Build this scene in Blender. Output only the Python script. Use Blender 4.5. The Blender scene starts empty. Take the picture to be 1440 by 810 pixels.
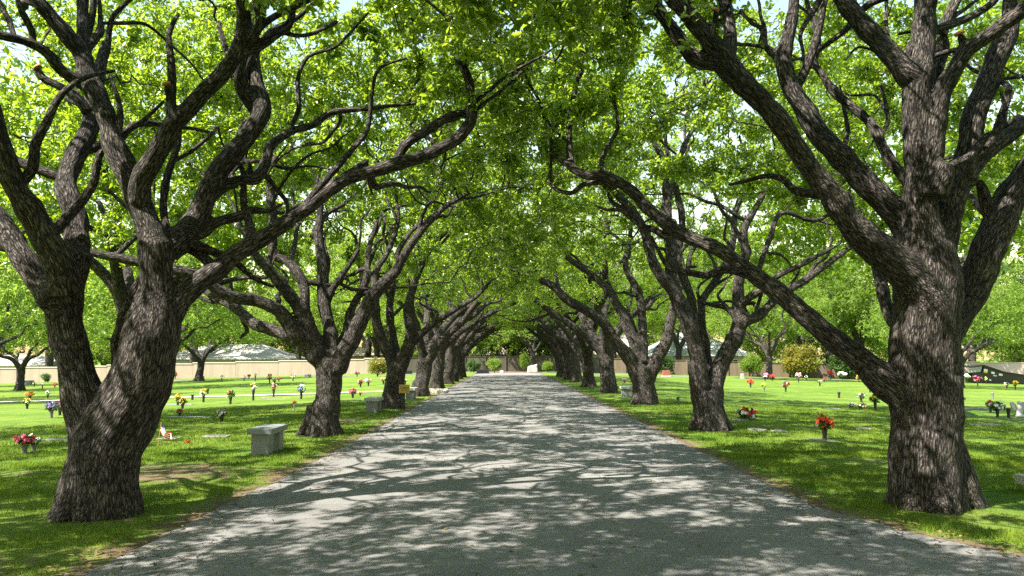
import bpy, bmesh, math, random
import numpy as np
from mathutils import Vector, Matrix, noise as mnoise

random.seed(7)
scene = bpy.context.scene
COL = scene.collection
PI = math.pi

# ------------------------------------------------------------------ camera
F = 1150.0
CAM = np.array([0.0, 0.0, 1.7])
PITCH = math.atan(97 / F)
YAW = math.atan(9 / F)
FW = np.array([math.sin(YAW) * math.cos(PITCH), math.cos(YAW) * math.cos(PITCH), math.sin(PITCH)])
RT = np.array([math.cos(YAW), -math.sin(YAW), 0.0])
UP = np.cross(RT, FW)

def g(x):
    """height of the ground: the road runs along a low ridge"""
    a = np.abs(x) - 4.5
    return np.where(a > 0, np.maximum(-0.026 * a, -2.6) * np.clip(a / 4, 0, 1), 0.0)

def P(px, py, Y):
    d = FW * F + RT * (px - 720) + UP * (405 - py)
    t = Y / d[1]
    return CAM + d * t, t

def G(px, py):
    """where the ray of a photo point meets the ground"""
    d = FW * F + RT * (px - 720) + UP * (405 - py)
    t = -1.7 / d[2]
    for _ in range(12):
        t = (float(g(CAM[0] + d[0] * t)) - 1.7) / d[2]
    p = CAM + d * t
    return p, t

cam_d = bpy.data.cameras.new('camera')
cam_d.sensor_width = 36.0
cam_d.lens = F / 1440 * 36
cam_d.clip_start = 0.05
cam_d.clip_end = 3000
cam = bpy.data.objects.new('camera', cam_d)
COL.objects.link(cam)
M = Matrix(((RT[0], UP[0], -FW[0], CAM[0]), (RT[1], UP[1], -FW[1], CAM[1]), (RT[2], UP[2], -FW[2], CAM[2]), (0, 0, 0, 1)))
cam.matrix_world = M
scene.camera = cam

# ------------------------------------------------------------------ light
SUN = Vector((-0.72, -0.42, 1.06)).normalized()
elev = math.asin(SUN.z)
azim = math.atan2(SUN.x, SUN.y)
w = bpy.data.worlds.new('World')
scene.world = w
w.use_nodes = True
nt = w.node_tree
bg = nt.nodes['Background']
sky = nt.nodes.new('ShaderNodeTexSky')
sky.sky_type = 'NISHITA'
sky.sun_disc = False
sky.sun_elevation = elev
sky.sun_rotation = azim
sky.air_density = 2.0
sky.dust_density = 0.8
sky.ozone_density = 0.3
nt.links.new(sky.outputs[0], bg.inputs[0])
bg.inputs[1].default_value = 0.08
sd = bpy.data.lights.new('sun', 'SUN')
sd.energy = 5.0
sd.angle = math.radians(0.5)
sd.color = (1.0, 0.93, 0.82)
so = bpy.data.objects.new('sun', sd)
COL.objects.link(so)
so.rotation_euler = SUN.to_track_quat('Z', 'Y').to_euler()
so.location = (-30, -20, 60)
vs = scene.view_settings
vs.view_transform = 'Standard'
vs.look = 'None'
vs.gamma = 1.0
vs.exposure = 1.93
cy = scene.cycles
cy.max_bounces = 7
cy.diffuse_bounces = 4
cy.transmission_bounces = 5
cy.glossy_bounces = 2
cy.transparent_max_bounces = 4
cy.use_denoising = False
cy.denoiser = 'OPENIMAGEDENOISE'
cy.sample_clamp_indirect = 6.0
cy.caustics_reflective = False
cy.caustics_refractive = False

# ------------------------------------------------------------------ materials
def new_mat(name):
    m = bpy.data.materials.new(name)
    m.use_nodes = True
    t = m.node_tree
    return m, t, t.nodes['Principled BSDF'], t.nodes, t.links

def ramp(t, fac, stops):
    n = t.nodes.new('ShaderNodeValToRGB')
    el = n.color_ramp.elements
    while len(el) < len(stops):
        el.new(0.5)
    for e, (p, c) in zip(el, stops):
        e.position = p
        e.color = (c, c, c, 1) if isinstance(c, (int, float)) else (*c, 1)
    t.links.new(fac, n.inputs[0])
    return n.outputs[0]

def noise_n(t, vec, scale, detail=4, rough=0.55, dist=0.0):
    n = t.nodes.new('ShaderNodeTexNoise')
    n.inputs['Scale'].default_value = scale
    n.inputs['Detail'].default_value = detail
    n.inputs['Roughness'].default_value = rough
    n.inputs['Distortion'].default_value = dist
    if vec is not None:
        t.links.new(vec, n.inputs['Vector'])
    return n

def mixc(t, fac, a, b, blend='MIX'):
    n = t.nodes.new('ShaderNodeMix')
    n.data_type = 'RGBA'
    n.blend_type = blend
    for sock, v in ((n.inputs[0], fac), (n.inputs[6], a), (n.inputs[7], b)):
        if isinstance(v, (int, float)):
            sock.default_value = v
        elif isinstance(v, tuple):
            sock.default_value = (*v, 1)
        else:
            t.links.new(v, sock)
    return n.outputs[2]

def mathn(t, op, a, b=None):
    n = t.nodes.new('ShaderNodeMath')
    n.operation = op
    for s, v in zip(n.inputs, (a, b)):
        if v is None:
            continue
        if isinstance(v, (int, float)):
            s.default_value = v
        else:
            t.links.new(v, s)
    return n.outputs[0]

def bump(t, h, bsdf, strength, dist):
    b = t.nodes.new('ShaderNodeBump')
    b.inputs['Strength'].default_value = strength
    b.inputs['Distance'].default_value = dist
    t.links.new(h, b.inputs['Height'])
    t.links.new(b.outputs[0], bsdf.inputs['Normal'])
    return b

def plain(name, col, rough=0.7, var=0.25, scale=8.0, metal=0.0, bmp=0.0):
    m, t, b, N, L = new_mat(name)
    tc = N.new('ShaderNodeTexCoord')
    n = noise_n(t, tc.outputs['Object'], scale, 5)
    r = ramp(t, n.outputs[0], [(0.3, tuple(c * (1 - var) for c in col)), (0.7, tuple(min(1, c * (1 + var)) for c in col))])
    L.new(r, b.inputs['Base Color'])
    b.inputs['Roughness'].default_value = rough
    b.inputs['Metallic'].default_value = metal
    if bmp:
        n2 = noise_n(t, tc.outputs['Object'], scale * 8, 4)
        bump(t, n2.outputs[0], b, 0.5, bmp)
    return m

def bark_mat(name, lichen=0.25, warm=1.0):
    m, t, b, N, L = new_mat(name)
    at = N.new('ShaderNodeAttribute')
    at.attribute_name = 'bark'
    v = at.outputs['Vector']
    tc = N.new('ShaderNodeTexCoord')
    wob = noise_n(t, v, 5.0, 3)
    add = N.new('ShaderNodeVectorMath'); add.operation = 'MULTIPLY_ADD'
    L.new(wob.outputs['Color'], add.inputs[0])
    add.inputs[1].default_value = (0.05, 0.05, 0.05)
    L.new(v, add.inputs[2])
    vo = N.new('ShaderNodeTexVoronoi')
    vo.feature = 'DISTANCE_TO_EDGE'
    vo.inputs['Scale'].default_value = 40.0
    vo.inputs['Randomness'].default_value = 1.0
    L.new(add.outputs[0], vo.inputs['Vector'])
    e1 = ramp(t, vo.outputs['Distance'], [(0.02, 0.0), (0.27, 1.0)])
    rid = noise_n(t, add.outputs[0], 30.0, 4, 0.6, 0.4)
    e2 = ramp(t, mathn(t, 'ABSOLUTE', mathn(t, 'SUBTRACT', rid.outputs[0], 0.5)), [(0.0, 0.0), (0.10, 1.0)])
    edge = mathn(t, 'ADD', mathn(t, 'MULTIPLY', e1, 0.5), mathn(t, 'MULTIPLY', e2, 0.5))
    fine = noise_n(t, add.outputs[0], 60.0, 5, 0.7)
    big = noise_n(t, tc.outputs['Object'], 1.6, 4, 0.6)
    col = ramp(t, mathn(t, 'MULTIPLY', edge, mathn(t, 'ADD', mathn(t, 'MULTIPLY', fine.outputs[0], 0.75), 0.52)),
               [(0.12, (0.013, 0.011, 0.011)), (0.45, (0.070, 0.062, 0.058)), (0.95, (0.210, 0.190, 0.175))])
    tone = ramp(t, big.outputs[0], [(0.3, (0.74, 0.73, 0.73)), (0.7, (1.14 * warm, 1.10, 1.06))])
    col = mixc(t, 1.0, col, tone, 'MULTIPLY')
    li = noise_n(t, tc.outputs['Object'], 3.2, 6, 0.7)
    lm = ramp(t, li.outputs[0], [(0.60 - lichen * 0.25, 0.0), (0.74 - lichen * 0.25, 1.0)])
    lf = mathn(t, 'MULTIPLY', mathn(t, 'MULTIPLY', lm, edge), min(1.0, 0.25 + lichen))
    col = mixc(t, lf, col, (0.19, 0.20, 0.14))
    L.new(col, b.inputs['Base Color'])
    b.inputs['Roughness'].default_value = 0.92
    b.inputs['Specular IOR Level'].default_value = 0.2
    h = mathn(t, 'ADD', mathn(t, 'MULTIPLY', edge, 1.0), mathn(t, 'MULTIPLY', fine.outputs[0], 0.6))
    bump(t, h, b, 1.0, 0.034)
    return m

def leaf_mat(name, dark, light, trans, mixf=0.5, gloss=0.28, nsc=0.9, namp=1.3):
    m, t, b, N, L = new_mat(name)
    N.remove(b)
    out = N['Material Output']
    geo = N.new('ShaderNodeNewGeometry')
    tc = N.new('ShaderNodeTexCoord')
    oi = N.new('ShaderNodeObjectInfo')
    n = noise_n(t, tc.outputs['Object'], nsc, 4)
    f = mathn(t, 'ADD', mathn(t, 'MULTIPLY', geo.outputs['Random Per Island'], 0.75),
              mathn(t, 'MULTIPLY', mathn(t, 'SUBTRACT', n.outputs[0], 0.4), namp))
    f = mathn(t, 'ADD', f, mathn(t, 'MULTIPLY', mathn(t, 'SUBTRACT', oi.outputs['Random'], 0.5), 0.25))
    mid = tuple((a + c) / 2 for a, c in zip(dark, light))
    c1 = ramp(t, f, [(0.05, dark), (0.5, mid), (0.95, light)])
    c2 = ramp(t, f, [(0.05, tuple(0.72 * c for c in trans)), (0.95, trans)])
    d = N.new('ShaderNodeBsdfDiffuse'); L.new(c1, d.inputs[0])
    tr = N.new('ShaderNodeBsdfTranslucent'); L.new(c2, tr.inputs[0])
    mx = N.new('ShaderNodeMixShader'); mx.inputs[0].default_value = mixf
    L.new(d.outputs[0], mx.inputs[1]); L.new(tr.outputs[0], mx.inputs[2])
    gl = N.new('ShaderNodeBsdfGlossy'); gl.inputs['Roughness'].default_value = 0.5
    gl.inputs[0].default_value = (0.9, 0.95, 0.85, 1)
    fr = N.new('ShaderNodeFresnel'); fr.inputs[0].default_value = 1.38
    m2 = N.new('ShaderNodeMixShader')
    L.new(mathn(t, 'MULTIPLY', fr.outputs[0], gloss), m2.inputs[0])
    L.new(mx.outputs[0], m2.inputs[1]); L.new(gl.outputs[0], m2.inputs[2])
    L.new(m2.outputs[0], out.inputs[0])
    return m

BARK = bark_mat('bark', 0.12)
BARK_LICHEN = bark_mat('bark_lichen', 0.26)
LEAF = leaf_mat('oak_leaf', (0.022, 0.072, 0.006), (0.105, 0.185, 0.012), (0.48, 0.66, 0.028), 0.57)
LEAF_PALE = leaf_mat('pale_leaf', (0.070, 0.130, 0.020), (0.165, 0.235, 0.04), (0.42, 0.60, 0.07), 0.5, 0.1)
LEAF_GOLD = leaf_mat('gold_leaf', (0.08, 0.10, 0.012), (0.30, 0.26, 0.03), (0.46, 0.42, 0.04), 0.45)
LEAF_DARK = leaf_mat('dark_leaf', (0.018, 0.05, 0.012), (0.06, 0.12, 0.02), (0.16, 0.30, 0.03), 0.4)
GREENS = leaf_mat('stem_green', (0.02, 0.06, 0.012), (0.06, 0.13, 0.02), (0.12, 0.25, 0.03), 0.3)
CUT = plain('cut_wood', (0.50, 0.19, 0.06), 0.8, 0.3, 30)

def lawn_mat():
    m, t, b, N, L = new_mat('lawn_turf')
    tc = N.new('ShaderNodeTexCoord')
    v = tc.outputs['Object']
    n1 = noise_n(t, v, 0.35, 5, 0.6)
    n2 = noise_n(t, v, 2.2, 5, 0.65)
    n3 = noise_n(t, v, 60, 4, 0.7)
    n4 = noise_n(t, v, 11, 4, 0.65)
    base = ramp(t, n2.outputs[0], [(0.25, (0.038, 0.098, 0.010)), (0.55, (0.088, 0.170, 0.016)), (0.8, (0.175, 0.225, 0.032))])
    base = mixc(t, mathn(t, 'MULTIPLY', ramp(t, n1.outputs[0], [(0.40, 0.0), (0.65, 1.0)]), 0.7), base, (0.185, 0.235, 0.04))
    base = mixc(t, 1.0, base, ramp(t, n3.outputs[0], [(0.25, 0.45), (0.75, 1.45)]), 'MULTIPLY')
    dirt = ramp(t, n4.outputs[0], [(0.3, (0.085, 0.058, 0.036)), (0.7, (0.215, 0.155, 0.10))])
    dirt = mixc(t, 1.0, dirt, ramp(t, n3.outputs[0], [(0.25, 0.6), (0.75, 1.3)]), 'MULTIPLY')
    at = N.new('ShaderNodeAttribute'); at.attribute_name = 'wear'
    f = mathn(t, 'ADD', at.outputs['Fac'], mathn(t, 'MULTIPLY', mathn(t, 'SUBTRACT', n2.outputs[0], 0.5), 1.5))
    f = mathn(t, 'ADD', f, mathn(t, 'MULTIPLY', mathn(t, 'SUBTRACT', n4.outputs[0], 0.5), 0.9))
    dm = ramp(t, f, [(0.50, 0.0), (0.78, 1.0)])
    col = mixc(t, dm, base, dirt)
    L.new(col, b.inputs['Base Color'])
    b.inputs['Roughness'].default_value = 0.95
    b.inputs['Specular IOR Level'].default_value = 0.15
    bump(t, mathn(t, 'ADD', n3.outputs[0], n4.outputs[0]), b, 0.9, 0.03)
    return m

def road_mat():
    m, t, b, N, L = new_mat('old_asphalt')
    tc = N.new('ShaderNodeTexCoord')
    v = tc.outputs['Object']
    n1 = noise_n(t, v, 0.5, 5, 0.6)
    n2 = noise_n(t, v, 3.0, 5, 0.65)
    n3 = noise_n(t, v, 120, 3, 0.7)
    base = ramp(t, n1.outputs[0], [(0.3, (0.150, 0.148, 0.146)), (0.7, (0.215, 0.212, 0.205))])
    base = mixc(t, 1.0, base, ramp(t, n2.outputs[0], [(0.3, 0.84), (0.7, 1.12)]), 'MULTIPLY')
    base = mixc(t, 1.0, base, ramp(t, n3.outputs[0], [(0.3, 0.62), (0.7, 1.38)]), 'MULTIPLY')
    wob = noise_n(t, v, 1.4, 5, 0.7)
    add = N.new('ShaderNodeVectorMath'); add.operation = 'MULTIPLY_ADD'
    L.new(wob.outputs['Color'], add.inputs[0]); add.inputs[1].default_value = (1.1, 1.1, 0)
    L.new(v, add.inputs[2])
    vo = N.new('ShaderNodeTexVoronoi'); vo.feature = 'DISTANCE_TO_EDGE'; vo.inputs['Scale'].default_value = 1.5
    L.new(add.outputs[0], vo.inputs['Vector'])
    at = N.new('ShaderNodeAttribute'); at.attribute_name = 'wear'
    cr = ramp(t, vo.outputs['Distance'], [(0.006, 1.0), (0.022, 0.0)])
    cm = mathn(t, 'MULTIPLY', cr, ramp(t, mathn(t, 'ADD', at.outputs['Fac'], mathn(t, 'MULTIPLY', mathn(t, 'SUBTRACT', n1.outputs[0], 0.5), 2.0)), [(0.12, 0.0), (0.45, 1.0)]))
    col = mixc(t, mathn(t, 'MULTIPLY', cm, 0.85), base, (0.03, 0.028, 0.026))
    em = ramp(t, mathn(t, 'ADD', at.outputs['Fac'], mathn(t, 'MULTIPLY', mathn(t, 'SUBTRACT', n2.outputs[0], 0.5), 0.7)), [(0.75, 0.0), (1.05, 1.0)])
    col = mixc(t, mathn(t, 'MULTIPLY', em, 0.55), col, (0.20, 0.165, 0.125))
    L.new(col, b.inputs['Base Color'])
    b.inputs['Roughness'].default_value = 0.93
    b.inputs['Specular IOR Level'].default_value = 0.2
    h = mathn(t, 'SUBTRACT', mathn(t, 'ADD', n3.outputs[0], mathn(t, 'MULTIPLY', n2.outputs[0], 0.6)), mathn(t, 'MULTIPLY', cm, 1.5))
    bump(t, h, b, 0.9, 0.012)
    return m

def wall_mat(name, a, b_, stain=(0.10, 0.085, 0.07)):
    m, t, b, N, L = new_mat(name)
    tc = N.new('ShaderNodeTexCoord')
    mp = N.new('ShaderNodeMapping'); mp.inputs['Scale'].default_value = (1.0, 1.0, 0.12)
    L.new(tc.outputs['Object'], mp.inputs[0])
    n1 = noise_n(t, mp.outputs[0], 1.4, 6, 0.7)
    n2 = noise_n(t, tc.outputs['Object'], 9, 5, 0.7)
    col = ramp(t, n1.outputs[0], [(0.3, a), (0.7, b_)])
    col = mixc(t, ramp(t, n1.outputs[0], [(0.56, 0.0), (0.8, 0.6)]), col, stain)
    col = mixc(t, 1.0, col, ramp(t, n2.outputs[0], [(0.3, 0.85), (0.7, 1.12)]), 'MULTIPLY')
    L.new(col, b.inputs['Base Color'])
    b.inputs['Roughness'].default_value = 0.9
    bump(t, n2.outputs[0], b, 0.5, 0.02)
    return m

def granite_mat(name, c):
    m, t, b, N, L = new_mat(name)
    tc = N.new('ShaderNodeTexCoord')
    n1 = noise_n(t, tc.outputs['Object'], 90, 3, 0.8)
    n2 = noise_n(t, tc.outputs['Object'], 5, 5, 0.6)
    col = ramp(t, n1.outputs[0], [(0.35, tuple(x * 0.7 for x in c)), (0.65, tuple(x * 1.25 for x in c))])
    col = mixc(t, 1.0, col, ramp(t, n2.outputs[0], [(0.3, 0.82), (0.7, 1.1)]), 'MULTIPLY')
    L.new(col, b.inputs['Base Color'])
    b.inputs['Roughness'].default_value = 0.55
    return m

def roof_mat(name, c):
    m, t, b, N, L = new_mat(name)
    tc = N.new('ShaderNodeTexCoord')
    br = N.new('ShaderNodeTexBrick')
    br.inputs['Scale'].default_value = 2.2
    br.inputs['Color1'].default_value = (*[x * 0.85 for x in c], 1)
    br.inputs['Color2'].default_value = (*[min(1, x * 1.15) for x in c], 1)
    br.inputs['Mortar'].default_value = (*[x * 0.5 for x in c], 1)
    br.inputs['Mortar Size'].default_value = 0.015
    L.new(tc.outputs['Object'], br.inputs[0])
    n = noise_n(t, tc.outputs['Object'], 1.2, 5)
    L.new(mixc(t, 1.0, br.outputs[0], ramp(t, n.outputs[0], [(0.3, 0.8), (0.7, 1.15)]), 'MULTIPLY'), b.inputs['Base Color'])
    b.inputs['Roughness'].default_value = 0.9
    return m

M_LAWN = lawn_mat()
M_ROAD = road_mat()
M_GRASS = leaf_mat('grass_blade', (0.028, 0.088, 0.009), (0.17, 0.225, 0.026), (0.20, 0.32, 0.03), 0.35, 0.02, 1.1, 2.6)
M_STONEWALL = wall_mat('rendered_wall', (0.30, 0.24, 0.18), (0.42, 0.34, 0.265), (0.20, 0.16, 0.12))
M_CAP = plain('wall_cap', (0.55, 0.50, 0.44), 0.85, 0.12, 3)
M_BROWNFENCE = wall_mat('brown_fence', (0.12, 0.09, 0.06), (0.21, 0.155, 0.105), (0.07, 0.05, 0.035))
M_DARKFENCE = wall_mat('dark_fence', (0.045, 0.04, 0.03), (0.10, 0.085, 0.06), (0.03, 0.026, 0.02))
M_PINKWALL = wall_mat('pink_wall', (0.62, 0.48, 0.40), (0.72, 0.58, 0.50), (0.42, 0.28, 0.2))
M_GRANITE = granite_mat('grey_granite', (0.17, 0.185, 0.19))
M_GRANITE_L = granite_mat('pale_granite', (0.34, 0.35, 0.345))
M_CONC = plain('concrete', (0.52, 0.49, 0.44), 0.9, 0.15, 4, bmp=0.004)
M_MARKER = granite_mat('marker_stone', (0.24, 0.235, 0.22))
M_BRONZE = plain('bronze_plaque', (0.16, 0.14, 0.12), 0.45, 0.3, 20, 0.6)
M_ROOF_P = roof_mat('pale_shingle', (0.36, 0.35, 0.34))
M_ROOF_B = roof_mat('bluegrey_shingle', (0.42, 0.45, 0.50))
M_ROOF_T = roof_mat('tan_shingle', (0.45, 0.36, 0.29))
M_HOUSE = plain('house_render', (0.45, 0.40, 0.34), 0.9, 0.1, 1.5)
M_HOUSE_B = plain('house_brick', (0.40, 0.22, 0.16), 0.9, 0.25, 6)
M_TRIM = plain('white_trim', (0.48, 0.46, 0.44), 0.6, 0.05, 3)
M_GLASS = plain('window_glass', (0.03, 0.04, 0.05), 0.08, 0.2, 2)
M_VASE_D = plain('dark_vase', (0.018, 0.018, 0.02), 0.5, 0.3, 20)
M_VASE_G = plain('grey_vase', (0.16, 0.17, 0.17), 0.5, 0.25, 20, 0.2)
M_BLACK = plain('black_paint', (0.012, 0.012, 0.014), 0.35, 0.3, 3)
M_STONE = plain('pale_boulder', (0.40, 0.36, 0.31), 0.9, 0.2, 3, bmp=0.02)
M_SIGN = plain('tan_sign', (0.40, 0.29, 0.08), 0.6, 0.15, 6)
def sign_mat():
    m, t, b, N, L = new_mat('lettered_tan_board')
    tc = N.new('ShaderNodeTexCoord')
    sx = N.new('ShaderNodeSeparateXYZ'); L.new(tc.outputs['Generated'], sx.inputs[0])
    n = noise_n(t, tc.outputs['Object'], 55, 2, 0.5)
    x, z = sx.outputs[0], sx.outputs[2]
    def band(v, c, h):
        return mathn(t, 'LESS_THAN', mathn(t, 'ABSOLUTE', mathn(t, 'SUBTRACT', v, c)), h)
    rows = mathn(t, 'ADD', band(z, 0.64, 0.085), mathn(t, 'MULTIPLY', band(z, 0.36, 0.07), band(x, 0.5, 0.27)))
    ink = mathn(t, 'MULTIPLY', mathn(t, 'MULTIPLY', rows, band(x, 0.5, 0.38)), mathn(t, 'GREATER_THAN', n.outputs[0], 0.5))
    n2 = noise_n(t, tc.outputs['Object'], 6, 4)
    col = ramp(t, n2.outputs[0], [(0.3, (0.36, 0.25, 0.06)), (0.7, (0.47, 0.34, 0.10))])
    L.new(mixc(t, mathn(t, 'MULTIPLY', ink, 0.85), col, (0.06, 0.04, 0.02)), b.inputs['Base Color'])
    b.inputs['Roughness'].default_value = 0.6
    return m
M_BOARD = sign_mat()
M_POST = plain('dark_post', (0.03, 0.026, 0.024), 0.6, 0.3, 8)
M_RED = plain('red_granite', (0.26, 0.075, 0.055), 0.5, 0.25, 15)
M_SOIL = plain('red_soil', (0.16, 0.08, 0.05), 0.95, 0.35, 9, bmp=0.02)

FLOW = {}
def fl(c):
    cols = dict(red=(0.62, 0.03, 0.02), scarlet=(0.75, 0.07, 0.015), pink=(0.85, 0.22, 0.36), hot=(0.78, 0.06, 0.18), white=(0.82, 0.80, 0.76),
                yellow=(0.85, 0.62, 0.03), orange=(0.85, 0.26, 0.02), purple=(0.20, 0.14, 0.38), lavender=(0.55, 0.52, 0.66), blue=(0.14, 0.16, 0.60),
                silver=(0.45, 0.50, 0.56), maroon=(0.22, 0.02, 0.05), brown=(0.25, 0.12, 0.06), green=(0.15, 0.40, 0.05), magenta=(0.65, 0.04, 0.28), cream=(0.80, 0.70, 0.50))
    if c not in FLOW:
        FLOW[c] = plain('petal_' + c, cols[c], 0.75, 0.22, 25)
    return FLOW[c]

# ------------------------------------------------------------------ object helpers
def tag(o, label=None, cat=None, group=None, kind=None):
    if label: o['label'] = label
    if cat: o['category'] = cat
    if group: o['group'] = group
    if kind: o['kind'] = kind
    return o

def thing(name, loc, label, cat, group=None, rz=0.0):
    o = bpy.data.objects.new(name, None)
    COL.objects.link(o)
    o.location = loc
    o.rotation_euler = (0, 0, rz)
    o.empty_display_size = 0.3
    return tag(o, label, cat, group)

def link(name, me, parent=None, mats=()):
    for m in mats:
        me.materials.append(m)
    o = bpy.data.objects.new(name, me)
    COL.objects.link(o)
    if parent is not None:
        o.parent = parent
    return o

def np_mesh(name, V, faces, smooth=True, mat_idx=None):
    """faces: list of (array n x k) with k = 3 or 4"""
    me = bpy.data.meshes.new(name)
    V = np.asarray(V, dtype=np.float32)
    me.vertices.add(len(V))
    me.vertices.foreach_set('co', V.ravel())
    flat = np.concatenate([f.ravel() for f in faces]).astype(np.int32)
    sizes = np.concatenate([np.full(len(f), f.shape[1], dtype=np.int32) for f in faces])
    starts = np.concatenate([[0], np.cumsum(sizes)[:-1]]).astype(np.int32)
    me.loops.add(len(flat))
    me.loops.foreach_set('vertex_index', flat)
    me.polygons.add(len(sizes))
    me.polygons.foreach_set('loop_start', starts)
    me.polygons.foreach_set('loop_total', sizes)
    if mat_idx is not None:
        me.polygons.foreach_set('material_index', np.asarray(mat_idx, dtype=np.int32))
    me.update(calc_edges=True)
    me.polygons.foreach_set('use_smooth', np.full(len(sizes), smooth, dtype=bool))
    return me

def bm_obj(name, bm, parent, mat, smooth=False, bevel=0.0):
    if bevel:
        bmesh.ops.bevel(bm, geom=[e for e in bm.edges], offset=bevel, segments=2, affect='EDGES', profile=0.5)
    bmesh.ops.recalc_face_normals(bm, faces=bm.faces)
    me = bpy.data.meshes.new(name)
    bm.to_mesh(me)
    bm.free()
    if smooth:
        me.polygons.foreach_set('use_smooth', [True] * len(me.polygons))
    return link(name, me, parent, [mat] if not isinstance(mat, (list, tuple)) else mat)

def box(bm, c, s, rz=0.0, taper=1.0):
    r = bmesh.ops.create_cube(bm, size=1.0)
    for v in r['verts']:
        k = taper if v.co.z < 0 else 1.0
        v.co = Vector((v.co.x * s[0] * k, v.co.y * s[1] * k, v.co.z * s[2]))
    bmesh.ops.rotate(bm, verts=r['verts'], cent=(0, 0, 0), matrix=Matrix.Rotation(rz, 3, 'Z'))
    bmesh.ops.translate(bm, verts=r['verts'], vec=c)
    return r['verts']

def lathe(bm, prof, c=(0, 0, 0), n=14):
    rings = []
    for r, z in prof:
        rings.append([bm.verts.new((c[0] + r * math.cos(2 * PI * i / n), c[1] + r * math.sin(2 * PI * i / n), c[2] + z)) for i in range(n)])
    for a, b in zip(rings, rings[1:]):
        for i in range(n):
            bm.faces.new((a[i], a[(i + 1) % n], b[(i + 1) % n], b[i]))
    bm.faces.new(list(reversed(rings[0])))
    bm.faces.new(rings[-1])

# ------------------------------------------------------------------ wood
def catmull(pts, rad, stepf=0.4, smin=0.05):
    pts = np.asarray(pts, float); rad = np.asarray(rad, float)
    if len(pts) < 3:
        pts = np.vstack([pts[0], (pts[0] + pts[-1]) / 2, pts[-1]]); rad = np.array([rad[0], (rad[0] + rad[-1]) / 2, rad[-1]])
    p = np.vstack([2 * pts[0] - pts[1], pts, 2 * pts[-1] - pts[-2]])
    out, ro = [], []
    for i in range(1, len(p) - 2):
        L = np.linalg.norm(p[i + 1] - p[i])
        n = max(2, int(L / max(smin, stepf * rad[i - 1])))
        for k in range(n):
            u = k / n
            a = 0.5 * (2 * p[i] + (p[i + 1] - p[i - 1]) * u + (2 * p[i - 1] - 5 * p[i] + 4 * p[i + 1] - p[i + 2]) * u * u + (-p[i - 1] + 3 * p[i] - 3 * p[i + 1] + p[i + 2]) * u ** 3)
            out.append(a)
            s = u * u * (3 - 2 * u)
            ro.append(rad[i - 1] * (1 - s) + rad[i] * s)
    out.append(pts[-1]); ro.append(rad[-1])
    return np.array(out), np.array(ro)

def frames(pts):
    T = np.gradient(pts, axis=0)
    T /= np.linalg.norm(T, axis=1)[:, None] + 1e-9
    ref = np.array([1.0, 0, 0]) if abs(T[0][0]) < 0.8 else np.array([0, 1.0, 0])
    E1 = np.zeros_like(pts); E2 = np.zeros_like(pts)
    e = ref
    for i in range(len(pts)):
        e = e - T[i] * np.dot(e, T[i])
        e /= np.linalg.norm(e) + 1e-9
        E1[i] = e
        E2[i] = np.cross(T[i], e)
    return T, E1, E2

def tube(pts, rad, n, base, closed=True):
    T, E1, E2 = frames(pts)
    ang = np.arange(n) * 2 * PI / n
    V = pts[:, None, :] + rad[:, None, None] * (np.cos(ang)[None, :, None] * E1[:, None, :] + np.sin(ang)[None, :, None] * E2[:, None, :])
    V = V.reshape(-1, 3)
    m = len(pts)
    i = np.arange(m - 1)[:, None] * n
    j = np.arange(n)[None, :]
    k = (j + 1) % n
    Q = np.stack([i + j, i + k, i + n + k, i + n + j], axis=-1).reshape(-1, 4) + base
    if closed:
        V = np.vstack([V, pts[0] - T[0] * rad[0] * 0.3, pts[-1] + T[-1] * rad[-1] * 0.45])
        a, b = base + m * n, base + m * n + 1
        j = np.arange(n); k = (j + 1) % n
        tri = np.vstack([np.stack([np.full(n, a), k, j], 1) + np.array([0, base, base]),
                         np.stack([np.full(n, b), (m - 1) * n + j, (m - 1) * n + k], 1) + np.array([0, base, base])])
    else:
        tri = np.zeros((0, 3), int)
    s = np.concatenate([[0], np.cumsum(np.linalg.norm(np.diff(pts, axis=0), axis=1))])
    return V, Q, tri, s, E1, E2

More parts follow.
